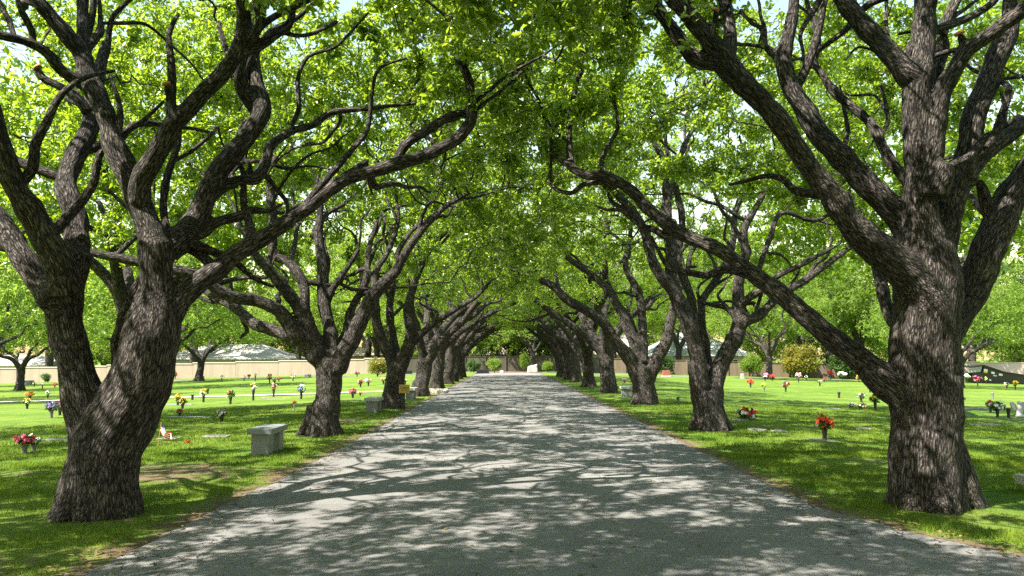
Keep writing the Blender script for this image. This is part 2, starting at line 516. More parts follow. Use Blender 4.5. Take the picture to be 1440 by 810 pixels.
def wood_mesh(name, limbs, voxel, smooth_it=5, lump=0.05, seed=0):
    """limbs: list of (pts, rad), already resampled; fused into one skin"""
    rng = np.random.default_rng(seed)
    VV, QQ, TT = [], [], []
    base = 0
    SP, SR, SE1, SE2, SS = [], [], [], [], []
    for pts, rad in limbs:
        V, Q, tri, s, E1, E2 = tube(pts, np.maximum(rad, voxel * 1.35), 16, base)
        VV.append(V); QQ.append(Q); TT.append(tri)
        base += len(V)
        SP.append(pts); SR.append(rad); SE1.append(E1); SE2.append(E2); SS.append(s + rng.uniform(0, 9))
    me0 = np_mesh(name + '_raw', np.vstack(VV), [np.vstack(QQ), np.vstack(TT)])
    ob = bpy.data.objects.new(name + '_raw', me0)
    COL.objects.link(ob)
    md = ob.modifiers.new('r', 'REMESH'); md.mode = 'VOXEL'; md.voxel_size = voxel
    ms = ob.modifiers.new('s', 'SMOOTH'); ms.factor = 0.5; ms.iterations = smooth_it
    dg = bpy.context.evaluated_depsgraph_get()
    me = bpy.data.meshes.new_from_object(ob.evaluated_get(dg))
    bpy.data.objects.remove(ob)
    bpy.data.meshes.remove(me0)
    me.name = name
    n = len(me.vertices)
    V = np.zeros(n * 3, np.float32); me.vertices.foreach_get('co', V); V = V.reshape(-1, 3)
    SP = np.vstack(SP); SR = np.concatenate(SR); SE1 = np.vstack(SE1); SE2 = np.vstack(SE2); SS = np.concatenate(SS)
    B = np.zeros((n, 3), np.float32)
    NRM = np.zeros((n, 3), np.float32); RAD = np.zeros(n, np.float32)
    for a in range(0, n, 3000):
        v = V[a:a + 3000]
        d2 = ((v ** 2).sum(1)[:, None] + (SP ** 2).sum(1)[None, :] - 2 * v @ SP.T.astype(np.float32))
        d = np.sqrt(np.maximum(d2, 0)) / (SR[None, :] + 0.02)
        k = d.argmin(1)
        r = v - SP[k]
        B[a:a + 3000, 0] = (r * SE1[k]).sum(1)
        B[a:a + 3000, 1] = (r * SE2[k]).sum(1)
        ax = np.cross(SE1[k], SE2[k])
        B[a:a + 3000, 2] = (SS[k] + (r * ax).sum(1)) * 0.20
        rr = r - ax * (r * ax).sum(1)[:, None]
        NRM[a:a + 3000] = rr / (np.linalg.norm(rr, axis=1)[:, None] + 1e-6)
        RAD[a:a + 3000] = SR[k]
    # knobbly outline: low lumps scaled by limb thickness
    nz = np.array([mnoise.noise(Vector((float(p[0]) * 2.6, float(p[1]) * 2.6, float(p[2]) * 1.5 + seed))) +
                   0.5 * mnoise.noise(Vector((float(p[0]) * 7, float(p[1]) * 7, float(p[2]) * 5 + seed))) for p in V], np.float32)
    V = V + NRM * (nz * lump * np.minimum(RAD, 0.5) * 2.2)[:, None]
    me.vertices.foreach_set('co', V.ravel())
    at = me.attributes.new('bark', 'FLOAT_VECTOR', 'POINT')
    at.data.foreach_set('vector', B.ravel())
    me.polygons.foreach_set('use_smooth', np.full(len(me.polygons), True, dtype=bool))
    me.update()
    return me

def colonize(P0, A, step, infl, kill, rng, iters=70, maxn=6000, up=0.12, jit=0.35):
    pos = np.zeros((maxn + len(P0) + 500, 3)); pos[:len(P0)] = P0
    par = np.full(len(pos), -1); nch = np.zeros(len(pos), int)
    n0 = n = len(P0)
    dmin = np.full(len(A), 1e9); idx = np.zeros(len(A), int)
    def upd(lo, hi):
        for a in range(lo, hi, 400):
            b = min(hi, a + 400)
            D = np.linalg.norm(A[:, None, :] - pos[None, a:b], axis=2)
            k = D.argmin(1); dd = D[np.arange(len(A)), k]
            m = dd < dmin
            dmin[m] = dd[m]; idx[m] = k[m] + a
    upd(0, n)
    alive = np.ones(len(A), bool)
    for it in range(iters):
        alive &= dmin > kill
        m = alive & (dmin < infl)
        if not m.any() or n > maxn:
            break
        di = A[m] - pos[idx[m]]
        di /= np.linalg.norm(di, axis=1)[:, None] + 1e-9
        S = np.zeros((n, 3)); np.add.at(S, idx[m], di)
        nodes = np.unique(idx[m])
        nodes = nodes[nch[nodes] < 3]
        if len(nodes) == 0:
            break
        dv = S[nodes]
        dv /= np.linalg.norm(dv, axis=1)[:, None] + 1e-9
        dv = dv + rng.normal(0, jit, dv.shape) + np.array([0, 0, up])
        dv /= np.linalg.norm(dv, axis=1)[:, None] + 1e-9
        k = len(nodes)
        pos[n:n + k] = pos[nodes] + dv * step
        par[n:n + k] = nodes
        nch[nodes] += 1
        upd(n, n + k)
        n += k
    return pos[:n], par[:n], n0

def twigs(pos, par, n0, tip=0.0055, ex=2.05, rmax=0.10):
    n = len(pos)
    acc = np.zeros(n)
    r = np.zeros(n)
    kids = [[] for _ in range(n)]
    for i in range(n - 1, n0 - 1, -1):
        r[i] = min(rmax, max(tip, acc[i] ** (1 / ex)))
        acc[par[i]] += r[i] ** ex
        kids[par[i]].append(i)
    main = {}
    for i in range(n0, n):
        if kids[i]:
            main[i] = max(kids[i], key=lambda k: r[k])
    chains = []
    for i in range(n0, n):
        p = par[i]
        if p < n0 or main.get(p) != i:
            ch = [p, i]; rr = [r[i] * 1.15, r[i]]
            while ch[-1] in main:
                ch.append(main[ch[-1]]); rr.append(r[ch[-1]])
            chains.append((pos[ch], np.array(rr)))
    return chains, r

def chains_geom(chains, minr=0.0):
    VV, QQ, BB = [], [], []
    base = 0
    for pts, rad in chains:
        if rad.max() < minr:
            continue
        n = 7 if rad.max() > 0.035 else (5 if rad.max() > 0.014 else 3)
        if len(pts) > 2 and rad.max() > 0.02:
            pts, rad = catmull(pts, rad, 2.0, 0.14)
        V, Q, tri, s, E1, E2 = tube(pts, rad, n, base, False)
        VV.append(V); QQ.append(Q)
        B = np.zeros_like(V)
        ang = np.tile(np.arange(n) * 2 * PI / n, len(pts))
        rr = np.repeat(rad, n)
        B[:, 0] = np.cos(ang) * rr; B[:, 1] = np.sin(ang) * rr; B[:, 2] = np.repeat(s, n) * 0.3
        BB.append(B)
        base += len(V)
    return np.vstack(VV), np.vstack(QQ), np.vstack(BB)

def leaves_geom(C, size, rng, fine, upb=0.7, axis=None):
    n = len(C)
    a = rng.normal(size=(n, 3)); a[:, 2] -= 0.25
    if axis is not None:
        a = axis + 0.35 * a
    a /= np.linalg.norm(a, axis=1)[:, None]
    nn = rng.normal(size=(n, 3)) * 0.75; nn[:, 2] += upb
    nn -= a * (nn * a).sum(1)[:, None]
    nn /= np.linalg.norm(nn, axis=1)[:, None] + 1e-9
    b = np.cross(nn, a)
    L = (size * rng.uniform(0.5, 1.4, n))[:, None]
    W = L * rng.uniform(0.40, 0.56, n)[:, None]
    f = W * 0.22
    if fine:
        V = np.stack([C - a * L * .5, C - a * L * .12 + b * W * .5 + nn * f, C + a * L * .24 + b * W * .38 + nn * f, C + a * L * .5 - nn * f * .6,
                      C + a * L * .24 - b * W * .38 + nn * f, C - a * L * .12 - b * W * .5 + nn * f], 1).reshape(-1, 3)
        i = np.arange(n)[:, None] * 6
        Fq = np.vstack([i + np.array([[0, 3, 2, 1]]), i + np.array([[0, 5, 4, 3]])])
        return V, Fq
    V = np.stack([C - a * L * .5, C + b * W * .5 + nn * f, C + a * L * .5, C - b * W * .5 + nn * f], 1).reshape(-1, 3)
    i = np.arange(n)[:, None] * 4
    return V, np.vstack([i + np.array([[0, 2, 1]]), i + np.array([[0, 3, 2]])])

def crown_mesh(name, pos, r, n0, chains, nleaf, size, spread, rng, fine, keep=None, twig_min=0.0, mats=(LEAF, BARK), upb=0.7, thin=0.012):
    ids = np.where((np.arange(len(pos)) >= n0) & (r < thin))[0]
    # uneven clumps: some twigs carry many leaves, some few
    wgt = rng.gamma(0.8, 1.0, len(ids)) + 0.08
    per = 7
    nc = nleaf // per
    pick = rng.choice(ids, nc, p=wgt / wgt.sum())
    S = pos[pick] + rng.normal(0, spread, (nc, 3)) * np.array([1, 1, 0.75])
    if keep is not None:
        S = S[keep(S)]
    C = np.repeat(S, per, 0)
    A_ = rng.normal(size=C.shape); A_[:, 2] -= 0.1
    A_ /= np.linalg.norm(A_, axis=1)[:, None]
    V, Fl = leaves_geom(C + A_ * (size * rng.uniform(.35, 1.0, len(C)))[:, None], size, rng, fine, upb, A_)
    TV, TQ, TB = chains_geom(chains, twig_min)
    nv = len(V)
    faces = [Fl, TQ + nv] if Fl.shape[1] == 4 else [Fl, TQ + nv]
    mi = np.concatenate([np.zeros(len(Fl), int), np.ones(len(TQ), int)])
    me = np_mesh(name, np.vstack([V, TV]), faces, True, mi)
    if not fine:
        pass
    at = me.attributes.new('bark', 'FLOAT_VECTOR', 'POINT')
    at.data.foreach_set('vector', np.vstack([np.zeros((nv, 3)), TB]).astype(np.float32).ravel())
    for m in mats:
        me.materials.append(m)
    return me

def sublimbs(limbs, n, rng, near=False):
    """crooked secondary branches that fork off the limbs"""
    P_, R_, T_ = [], [], []
    for p, r in limbs:
        T = np.gradient(p, axis=0)
        m = (r < 0.17) & (r > 0.03) & (p[:, 2] > 2.6)
        P_.append(p[m]); R_.append(r[m]); T_.append(T[m])
    P_ = np.vstack(P_); R_ = np.concatenate(R_); T_ = np.vstack(T_)
    T_ /= np.linalg.norm(T_, axis=1)[:, None] + 1e-9
    out = []
    used = []
    for _ in range(n * 6):
        if len(out) >= n:
            break
        k = rng.integers(len(P_))
        if used and np.min(np.linalg.norm(np.array(used) - P_[k], axis=1)) < 0.45:
            continue
        used.append(P_[k])
        d = T_[k] * 0.5 + rng.normal(0, 0.6, 3) + np.array([0, 0, 0.55])
        if near:
            d[1] = abs(d[1]) + 0.15
        d /= np.linalg.norm(d)
        L = rng.uniform(1.1, 2.9); m = 8
        r0 = min(0.06, R_[k] * 0.55)
        p = P_[k].copy(); pts = [p.copy()]; rad = [r0]
        for i in range(1, m):
            d = d + rng.normal(0, 0.34, 3) + np.array([0, 0, 0.05])
            if near:
                d[1] = max(d[1], -0.05)
            d /= np.linalg.norm(d)
            p = p + d * L / (m - 1)
            pts.append(p.copy()); rad.append(r0 * (1 - i / m) ** 0.8 + 0.006)
        out.append(catmull(pts, rad, 3.0, 0.15))
    return out

def dome(c, rad, n, rng, inner=0.6, zmin=-0.3, power=0.5):
    """points in the shell of an ellipsoid"""
    out = []
    while len(out) < n:
        d = rng.normal(size=3); d /= np.linalg.norm(d)
        if d[2] < zmin:
            continue
        k = inner + (1 - inner) * rng.uniform() ** power
        out.append(np.array(c) + d * k * np.array(rad))
    return np.array(out)

def project(C):
    d = C - CAM
    z = d @ FW
    return 720 + F * (d @ RT) / z, 405 - F * (d @ UP) / z, z

# ---- roots that spread where a trunk meets the ground
def roots(base, r, n, rng, reach=1.55):
    out = []
    a0 = rng.uniform(0, 6)
    for i in range(n):
        a = a0 + i * 2 * PI / n + rng.uniform(-0.35, 0.35)
        d = np.array([math.cos(a), math.sin(a), 0])
        R = r * reach * rng.uniform(0.85, 1.12)
        p = [base + d * r * 0.45 + np.array([0, 0, r * 1.7]), base + d * r * 0.74 + np.array([0, 0, r * 0.75]), base + d * R * 0.82 + np.array([0, 0, r * 0.14]), base + d * R * 1.15 + np.array([0, 0, -0.10])]
        out.append(catmull(p, [r * 0.42, r * 0.40, r * 0.26, r * 0.10]))
    return out

def traced(Y0, specs, rs=random.Random(77)):
    """specs: (list of (px,py,rpx), dY start, dY end)"""
    limbs = []
    for pts, d0, d1 in specs:
        n = len(pts)
        PP, RR = [], []
        for i, (x, y, r) in enumerate(pts):
            u = i / max(1, n - 1)
            p, t = P(x, y, Y0 + d0 + (d1 - d0) * u)
            PP.append(p); RR.append(max(0.012, (r * 0.95 if r > 36 else r * 0.8) * t))
        p, r = catmull(PP, RR)
        # gnarled: the limbs wander a little and swell at old knots
        k = rs.uniform(0, 50)
        w_ = np.array([[mnoise.noise(Vector((i * .9 + k, q[0] * 1.1, q[2] * 1.1 + q[1]))) for i in range(4)] for q in p])
        f_ = np.clip(np.linspace(0, len(p) / 6, len(p)), 0, 1)[:, None]
        p = p + w_[:, :3] * (np.minimum(r, .14) * .55)[:, None] * f_
        k2 = np.array([mnoise.noise(Vector((k, j * .33, 0))) for j in range(len(p))])
        r = r * (1 + .16 * np.where(r < .3, k2, 0))
        limbs.append((p, r))
    return limbs

def oak_traced(name, base, Y0, specs, voxel, crown, nleaf, label, seed, stubs=(), front=None, group='oaks lining the road', bark=BARK, root_r=0.5, nroot=6, leafsize=0.092, natt=2400, reach=1.4):
    rng = np.random.default_rng(seed)
    limbs = traced(Y0, specs)
    base = np.array([base[0], base[1], float(g(base[0]))])
    ground = float(base[2])
    for pts, rad in limbs:
        pts -= base
    rr = roots(np.zeros(3), root_r, nroot, rng, reach)
    tr = thing(name, base, label, 'tree', group)
    me = wood_mesh('trunk', limbs + rr, voxel, seed=seed)
    link('trunk', me, tr, [bark])
    for (x, y, r, dy, x0, y0) in stubs:
        p, t = P(x, y, Y0 + dy); q, _ = P(x0, y0, Y0 + dy)
        bm = bmesh.new()
        ax = Vector(p - q).normalized()
        R = r * t
        q_ = ax.to_track_quat('Z', 'Y').to_matrix().to_4x4()
        bmesh.ops.create_cone(bm, cap_ends=True, segments=14, radius1=R * 1.08, radius2=R * 0.92, depth=R * 0.55, matrix=Matrix.Translation(Vector(p - base) + ax * R * 0.4) @ q_)
        bm_obj('cut_end', bm, tr, CUT, True)
    # crown
    P0 = np.vstack([p[r < 0.125] for p, r in limbs if (r < 0.125).any()])
    P0 = P0[P0[:, 2] > 2.2][::2]
    subs = sublimbs(limbs, 34, rng, near=front is not None)
    P0 = np.vstack([P0] + [p[2:] for p, r in subs])
    A = np.vstack([dome(np.array(c) - base, rad, int(natt * fr), rng, inner, zm) for c, rad, fr, inner, zm in crown])
    A = A[A[:, 2] > 2.9]
    def ok(C):
        if front is None:
            return np.ones(len(C), bool)
        W = C + base
        x, y, z = project(W)
        infr = (z > 0.3) & (x > -60) & (x < 1500) & (y > front[1]) & (W[:, 1] < Y0 + front[0])
        return ~infr
    A = A[ok(A)]
    pos, par, n0 = colonize(P0, A, 0.24, 3.2, 0.34, rng, 80, 9000)
    ch, r = twigs(pos, par, n0)
    ch = ch + subs
    cm = crown_mesh('crown', pos, r, n0, ch, nleaf, leafsize, 0.10, rng, True, ok, mats=(LEAF, bark))
    link('crown', cm, tr)
    return tr

# ---- first oak on the left
T1 = [
    ([(149, 735, 51), (149, 700, 48), (150, 660, 47), (152, 620, 51), (168, 585, 52), (190, 545, 47), (204, 497, 41), (213, 448, 37), (220, 411, 30), (221, 374, 28), (219, 340, 30)], 0, 0),
    ([(144, 690, 40), (138, 640, 36), (131, 600, 36), (120, 560, 35), (106, 510, 31), (95, 460, 29), (94, 420, 29), (98, 385, 29), (106, 355, 27)], 0.05, -0.05),
    ([(176, 560, 20), (174, 520, 20), (178, 470, 20), (192, 425, 18), (206, 390, 16)], 0.42, 0.25),
    ([(94, 410, 28), (84, 376, 26), (62, 343, 24), (40, 300, 22), (20, 258, 20), (9, 218, 20), (-8, 170, 18), (-32, 110, 15), (-50, 40, 12)], -0.1, -0.9),
    ([(80, 425, 24), (58, 398, 21), (37, 365, 20), (15, 332, 19), (-8, 308, 18), (-50, 270, 16), (-110, 230, 13), (-170, 170, 9)], -0.1, 0.8),
    ([(104, 370, 25), (110, 340, 22), (110, 312, 20), (102, 284, 19), (94, 262, 18), (97, 243, 17), (104, 218, 17), (116, 196, 17), (125, 172, 16), (126, 150, 14), (140, 110, 11), (150, 60, 9)], 0.0, 1.6),
    ([(124, 158, 11), (106, 133, 9), (84, 119, 8), (63, 110, 7), (54, 98, 6.5)], 0.9, 0.8),
    ([(219, 345, 28), (205, 310, 21), (194, 280, 20), (184, 250, 19), (170, 227, 17), (159, 205, 16.5), (152, 175, 16), (146, 152, 17), (136, 128, 17), (126, 102, 17), (118, 78, 15)], 0.0, 0.3),
    ([(118, 80, 13), (119, 50, 11), (118, 20, 10), (119, -20, 10), (124, -90, 8)], 0.3, 0.7),
    ([(118, 85, 14), (106, 66, 14), (88, 42, 14), (66, 16, 13), (44, -10, 12), (10, -60, 10), (-40, -120, 7)], 0.3, -0.1),
    ([(124, 122, 13), (104, 112, 11), (84, 98, 10), (66, 76, 9.5), (44, 63, 9), (20, 55, 8), (-6, 48, 8), (-60, 20, 6)], 0.3, -0.4),
    ([(47, 62, 7), (45, 43, 6.5), (36, 24, 6), (26, 2, 5), (16, -40, 4)], 0.0, -0.3),
    ([(122, 70, 8), (134, 56, 8), (143, 44, 7), (142, 20, 5), (138, -10, 4)], 0.3, 0.8),
    ([(196, 285, 20), (200, 258, 19), (212, 236, 19), (226, 209, 18), (240, 176, 17), (260, 153, 16), (284, 127, 15), (307, 108, 15), (329, 85, 15), (342, 62, 16), (343, 30, 13), (339, 0, 12), (332, -60, 10), (335, -130, 7)], 0.0, -0.9),
    ([(342, 65, 11), (358, 45, 10), (367, 26, 9), (370, -4, 8), (382, -70, 6)], -0.6, -1.1),
    ([(345, 70, 12), (368, 63, 10), (388, 49, 9), (405, 37, 8.5), (410, 18, 7)], -0.6, -0.5),
    ([(398, 46, 4), (417, 50, 3.5), (440, 47, 3), (475, 30, 2)], -0.5, -0.3),
    ([(330, 88, 8), (319, 72, 6), (312, 50, 5.5), (307, 30, 4)], -0.6, -0.2),
    ([(243, 158, 8), (239, 140, 7), (236, 128, 6), (234.6, 121, 6)], -0.35, -0.45),
    ([(221, 365, 26), (240, 345, 24), (264, 322, 22), (280, 300, 20), (292, 270, 19), (306, 239, 18), (328, 209, 17), (350, 180, 16.5), (366, 152, 17), (362, 118, 13), (357, 85, 12), (352, 45, 10), (362, -20, 7)], 0.1, 1.0),
    ([(362, 160, 12), (345, 130, 11), (341, 100, 10), (350, 60, 8)], 0.85, 0.4),
    ([(292, 280, 11), (311, 266, 9.5), (338, 254, 9), (362, 252, 10), (374, 229, 9.5), (379, 209, 9), (394, 195, 8), (412, 184, 7), (440, 176, 6.5), (469, 158, 6), (519, 153, 5), (548, 149, 4), (585, 145, 2)], 0.4, 1.8),
    ([(268, 326, 14), (283, 330, 11), (306, 314, 9), (333, 306, 9), (353, 295, 8), (374, 296, 5), (398, 286, 3)], 0.2, 1.0),
    ([(340, 256, 5), (352, 235, 5), (346, 225, 4.5), (338, 221, 4)], 0.7, 0.8),
    ([(242, 350, 9), (237, 322, 8), (232, 300, 7.5), (232, 275, 7), (238, 240, 7), (250, 205, 6), (255, 170, 4)], 0.5, 1.0),
    ([(222, 478, 32), (238, 446, 26), (262, 415, 23), (284, 392, 20), (305, 374, 18), (328, 354, 16), (353, 341, 15), (383, 326, 14), (410, 309, 13), (432, 296, 13), (462, 272, 12.5), (494, 251, 12), (526, 240, 12), (558, 229, 12.5), (590, 222, 11), (622, 209, 10.5), (647, 193, 11), (662, 170, 11), (661, 146, 9.5), (659, 117, 9), (650, 92, 8), (642, 72, 7), (648, 30, 5), (640, -20, 4)], 0.0, 1.4),
    ([(557, 228, 9), (563, 214, 9), (575, 200, 9), (598, 186, 8.5), (620, 171, 8.5), (637, 162, 8), (658, 159, 7)], 0.98, 1.22),
    ([(658, 168, 6), (676, 150, 4.5), (702, 130, 3.5), (735, 100, 2.5)], 1.2, 1.6),
]
oak_traced('oak_tree', (-4.45, 9.05), 9.05, T1, 0.021,
           [((-5.0, 9.4, 4.9), (6.4, 6.0, 4.6), 0.8, 0.6, -0.1), ((0.4, 10.6, 6.4), (2.6, 3.4, 2.4), 0.05, 0.4, -0.5), ((-3.2, 6.0, 7.0), (3.2, 2.6, 1.8), 0.2, 0.2, -0.8)], 128000,  # last crown lobe is added above the view to shade the near road
           'big near oak left of the road, double stem with low fork and long arching limb', 11,
           stubs=[(410, 16, 6.5, -0.5, 405, 37), (234.6, 120, 5.6, -0.45, 236, 128), (54, 97, 6, 0.8, 63, 110)], front=(0.9, 95), root_r=0.34, nroot=9, reach=1.32)

# ---- first oak on the right
R1 = [
    ([(1306, 726, 58), (1305, 700, 54), (1303, 660, 51), (1302, 610, 50), (1301, 550, 50), (1302, 490, 47), (1302, 440, 46), (1302, 400, 48), (1299, 350, 42)], 0, 0),
    ([(1288, 570, 34), (1262, 548, 32), (1237, 530, 27), (1207, 501, 22), (1167, 475, 19.5), (1131, 446, 18), (1091, 410, 17), (1056, 383, 15), (1032, 365, 13), (1007, 348, 13), (977, 333, 12.5), (957, 323, 13), (933, 309, 11), (908, 289, 10.5), (891, 269, 10.5), (869, 254, 9), (846, 245, 8.5), (827, 247, 8.5), (809, 240, 8), (796, 231, 6), (775, 215, 4)], 0.0, 1.3),
    ([(808, 240, 7), (801, 222, 7), (801, 200, 6.5), (802, 175, 6), (810, 120, 5), (820, 92, 4), (812, 40, 3)], 1.25, 1.7),
    ([(850, 246, 6), (846, 225, 5), (858, 200, 4.5), (868, 178, 4), (864, 140, 3)], 1.2, 1.6),
    ([(1302, 420, 40), (1278, 388, 35), (1246, 358, 31), (1214, 331, 27), (1186, 303, 24), (1168, 273, 21), (1143, 243, 19.5), (1124, 214, 18.5), (1106, 186, 19), (1088, 160, 20), (1067, 136, 20), (1040, 108, 22), (1016, 82, 21)], -0.1, -1.0),
    ([(1020, 88, 20), (996, 86, 16), (978, 80, 14), (959, 57, 12.5), (942, 33, 12), (925, 8, 11.5), (908, -18, 11), (880, -70, 9), (840, -130, 6)], -1.0, -1.0),
    ([(1022, 84, 21), (1004, 56, 16), (980, 30, 15), (955, 8, 14), (930, -18, 13), (890, -60, 10), (850, -150, 6)], -1.0, -1.7),
    ([(1024, 86, 16), (1026, 52, 12), (1021, 22, 11), (1013, -6, 10), (1000, -60, 8), (1005, -130, 6)], -1.0, -0.7),
    ([(1000, 50, 7), (1006, 30, 5), (1006, 16, 4.5)], -1.2, -1.25),
    ([(1294, 360, 32), (1274, 312, 26), (1248, 280, 23), (1218, 256, 22), (1194, 231, 21), (1171, 205, 20), (1150, 180, 19), (1133, 155, 18), (1117, 132, 16), (1107, 106, 15), (1101, 82, 14), (1106, 54, 12), (1110, 30, 11), (1115, 0, 9), (1122, -60, 7)], 0.1, 0.5),
    ([(1103, 90, 8), (1088, 77, 6), (1076, 62, 5.5), (1073, 40, 5), (1060, 34, 4), (1040, 14, 3)], 0.4, 0.7),
    ([(1080, 66, 5), (1066, 65, 4.5), (1053, 63, 4), (1035, 62, 3)], 0.5, 0.2),
    ([(1302, 420, 46), (1298, 345, 36), (1294, 295, 28), (1291, 245, 23), (1288, 200, 22.5), (1286, 160, 24), (1288, 112, 24), (1297, 67, 20), (1302, 22, 19.5), (1305, -12, 19), (1312, -80, 15), (1305, -160, 10)], 0, -0.3),
    ([(1284, 110, 22), (1264, 88, 20), (1247, 69, 18.5), (1229, 48, 17), (1209, 26, 16), (1189, 0, 15), (1165, -30, 13), (1120, -90, 9)], -0.2, -0.3),
    ([(1300, 265, 20), (1308, 220, 18), (1315, 185, 17), (1322, 152, 16), (1332, 122, 15.5), (1347, 96, 15), (1362, 70, 14.5), (1380, 56, 13.5), (1402, 40, 13), (1424, 24, 13), (1442, 10, 13), (1490, -40, 10), (1530, -110, 7)], -0.15, -0.9),
    ([(1360, 76, 9), (1354, 60, 7.5), (1350, 50, 7)], -0.5, -0.55),
    ([(1306, 395, 38), (1326, 330, 27), (1342, 285, 25), (1357, 247, 24), (1366, 209, 22), (1369, 172, 20), (1378, 142, 19), (1388, 122, 19), (1398, 89, 19), (1411, 55, 18), (1420, 22, 18), (1427, -10, 17), (1440, -80, 13), (1470, -150, 9)], 0.05, 0.5),
    ([(1352, 256, 22), (1372, 226, 18), (1390, 210, 16), (1412, 195, 14), (1440, 173, 12.5), (1480, 140, 10), (1540, 80, 6)], 0.15, 1.0),
    ([(1322, 475, 34), (1344, 446, 28), (1360, 420, 26), (1373, 388, 26), (1388, 350, 27), (1405, 315, 27), (1420, 280, 25), (1438, 250, 22), (1468, 205, 19), (1510, 150, 14), (1560, 80, 9)], 0.15, 0.6),
    ([(1390, 300, 12), (1382, 268, 10), (1376, 256, 7)], 0.4, 0.35),
    ([(1278, 470, 14), (1258, 448, 12), (1245, 415, 12), (1237, 388, 11), (1226, 355, 10), (1205, 320, 8), (1190, 270, 6)], 0.45, 1.7),
    ([(1290, 270, 13), (1269, 245, 10.5), (1254, 229, 10), (1238, 206, 10), (1228, 184, 9.5), (1214, 165, 9), (1194, 146, 8), (1172, 127, 7.5), (1157, 104, 7), (1145, 86, 6.5), (1149, 57, 6), (1142, 25, 5), (1134, 0, 4.5), (1130, -50, 3)], 0.35, 1.5),
    ([(1232, 200, 5), (1247, 176, 4), (1246, 150, 3.5), (1238, 120, 3)], 0.8, 1.0),
    ([(1306, 200, 11), (1318, 124, 9.5), (1320, 89, 9.5), (1323, 55, 9.5), (1332, 26, 9), (1346, -4, 9), (1375, -70, 7)], 0.4, 1.2),
    ([(1316, 275, 20), (1322, 252, 21), (1325, 234, 17)], -0.30, -0.34),
    ([(1255, 80, 5), (1247, 49, 4.5), (1247, 10, 4), (1250, -40, 3)], 0.4, 0.9),
]
oak_traced('oak_tree', (4.92, 9.5), 9.5, R1, 0.021,
           [((5.4, 9.8, 4.9), (6.4, 6.0, 4.7), 0.8, 0.6, -0.1), ((0.6, 11.0, 6.4), (2.6, 3.4, 2.4), 0.05, 0.4, -0.5)], 128000,
           'big near oak right of the road, thick single trunk with a low limb reaching left', 23,
           stubs=[(1350, 49, 6.8, -0.55, 1354, 60), (1006, 15, 4.4, -1.25, 1006, 30)], front=(0.9, 85), root_r=0.40, nroot=9, reach=1.28, bark=BARK_LICHEN)

# ---- second oak on the left
T2 = [
    ([(456, 618, 32), (456, 600, 28), (457, 575, 24), (459, 550, 22), (462, 527, 23), (464, 505, 24)], 0, 0),
    ([(462, 520, 18), (446, 500, 17), (430, 482, 16), (410, 466, 15), (398, 448, 13), (388, 436, 12), (362, 424, 11.5), (331, 418, 11), (306, 405, 10), (280, 388, 10), (250, 381, 9.5), (193, 369, 9), (160, 362, 8.5), (131, 356, 7), (90, 340, 5)], 0, -1.2),
    ([(424, 480, 12), (407, 474, 12), (378, 463, 11), (353, 450, 10), (328, 431, 9), (306, 421, 7), (280, 405, 4)], 0, 1.2),
    ([(455, 505, 18), (442, 475, 15), (428, 442, 14), (412, 420, 12), (397, 401, 11), (373, 374, 9), (357, 356, 7), (340, 320, 5)], 0.1, -0.8),
    ([(434, 455, 11), (428, 430, 10), (424, 398, 9.5), (408, 369, 9), (386, 358, 8), (384, 327, 8), (386, 300, 7.5), (380, 265, 7), (388, 220, 5)], 0.0, 0.8),
    ([(468, 505, 15), (464, 473, 13), (458, 438, 12), (454, 401, 10.5), (451, 364, 10), (449, 335, 8), (452, 290, 6), (440, 240, 4)], 0.1, 0.9),
    ([(460, 425, 7), (470, 406, 6.5), (481, 388, 6), (490, 374, 5), (505, 350, 4)], 0.4, 0.2),
    ([(472, 520, 19), (486, 490, 16), (498, 465, 15), (513, 435, 14), (524, 412, 13), (540, 395, 11), (556, 380, 9), (578, 345, 7), (600, 318, 6), (628, 290, 5), (660, 270, 4)], 0, -0.6),
    ([(526, 408, 7), (530, 380, 6), (548, 350, 5), (560, 310, 4), (556, 270, 3)], -0.1, 0.9),
    ([(478, 505, 10), (490, 450, 8), (512, 400, 6), (520, 350, 5), (530, 310, 4)], 0.3, 1.6),
]
oak_traced('oak_tree', (-4.05, 18.1), 18.1, T2, 0.03,
           [((-4.4, 18.3, 4.6), (6.0, 5.8, 5.2), 0.75, 0.55, -0.15), ((-0.2, 18.6, 6.4), (3.2, 4.2, 2.8), 0.16, 0.4, -0.5)], 74000,
           'second oak on the left, standing behind the nearest grey bench', 31, root_r=0.36, nroot=6, leafsize=0.10, front=(-1.2, 235))

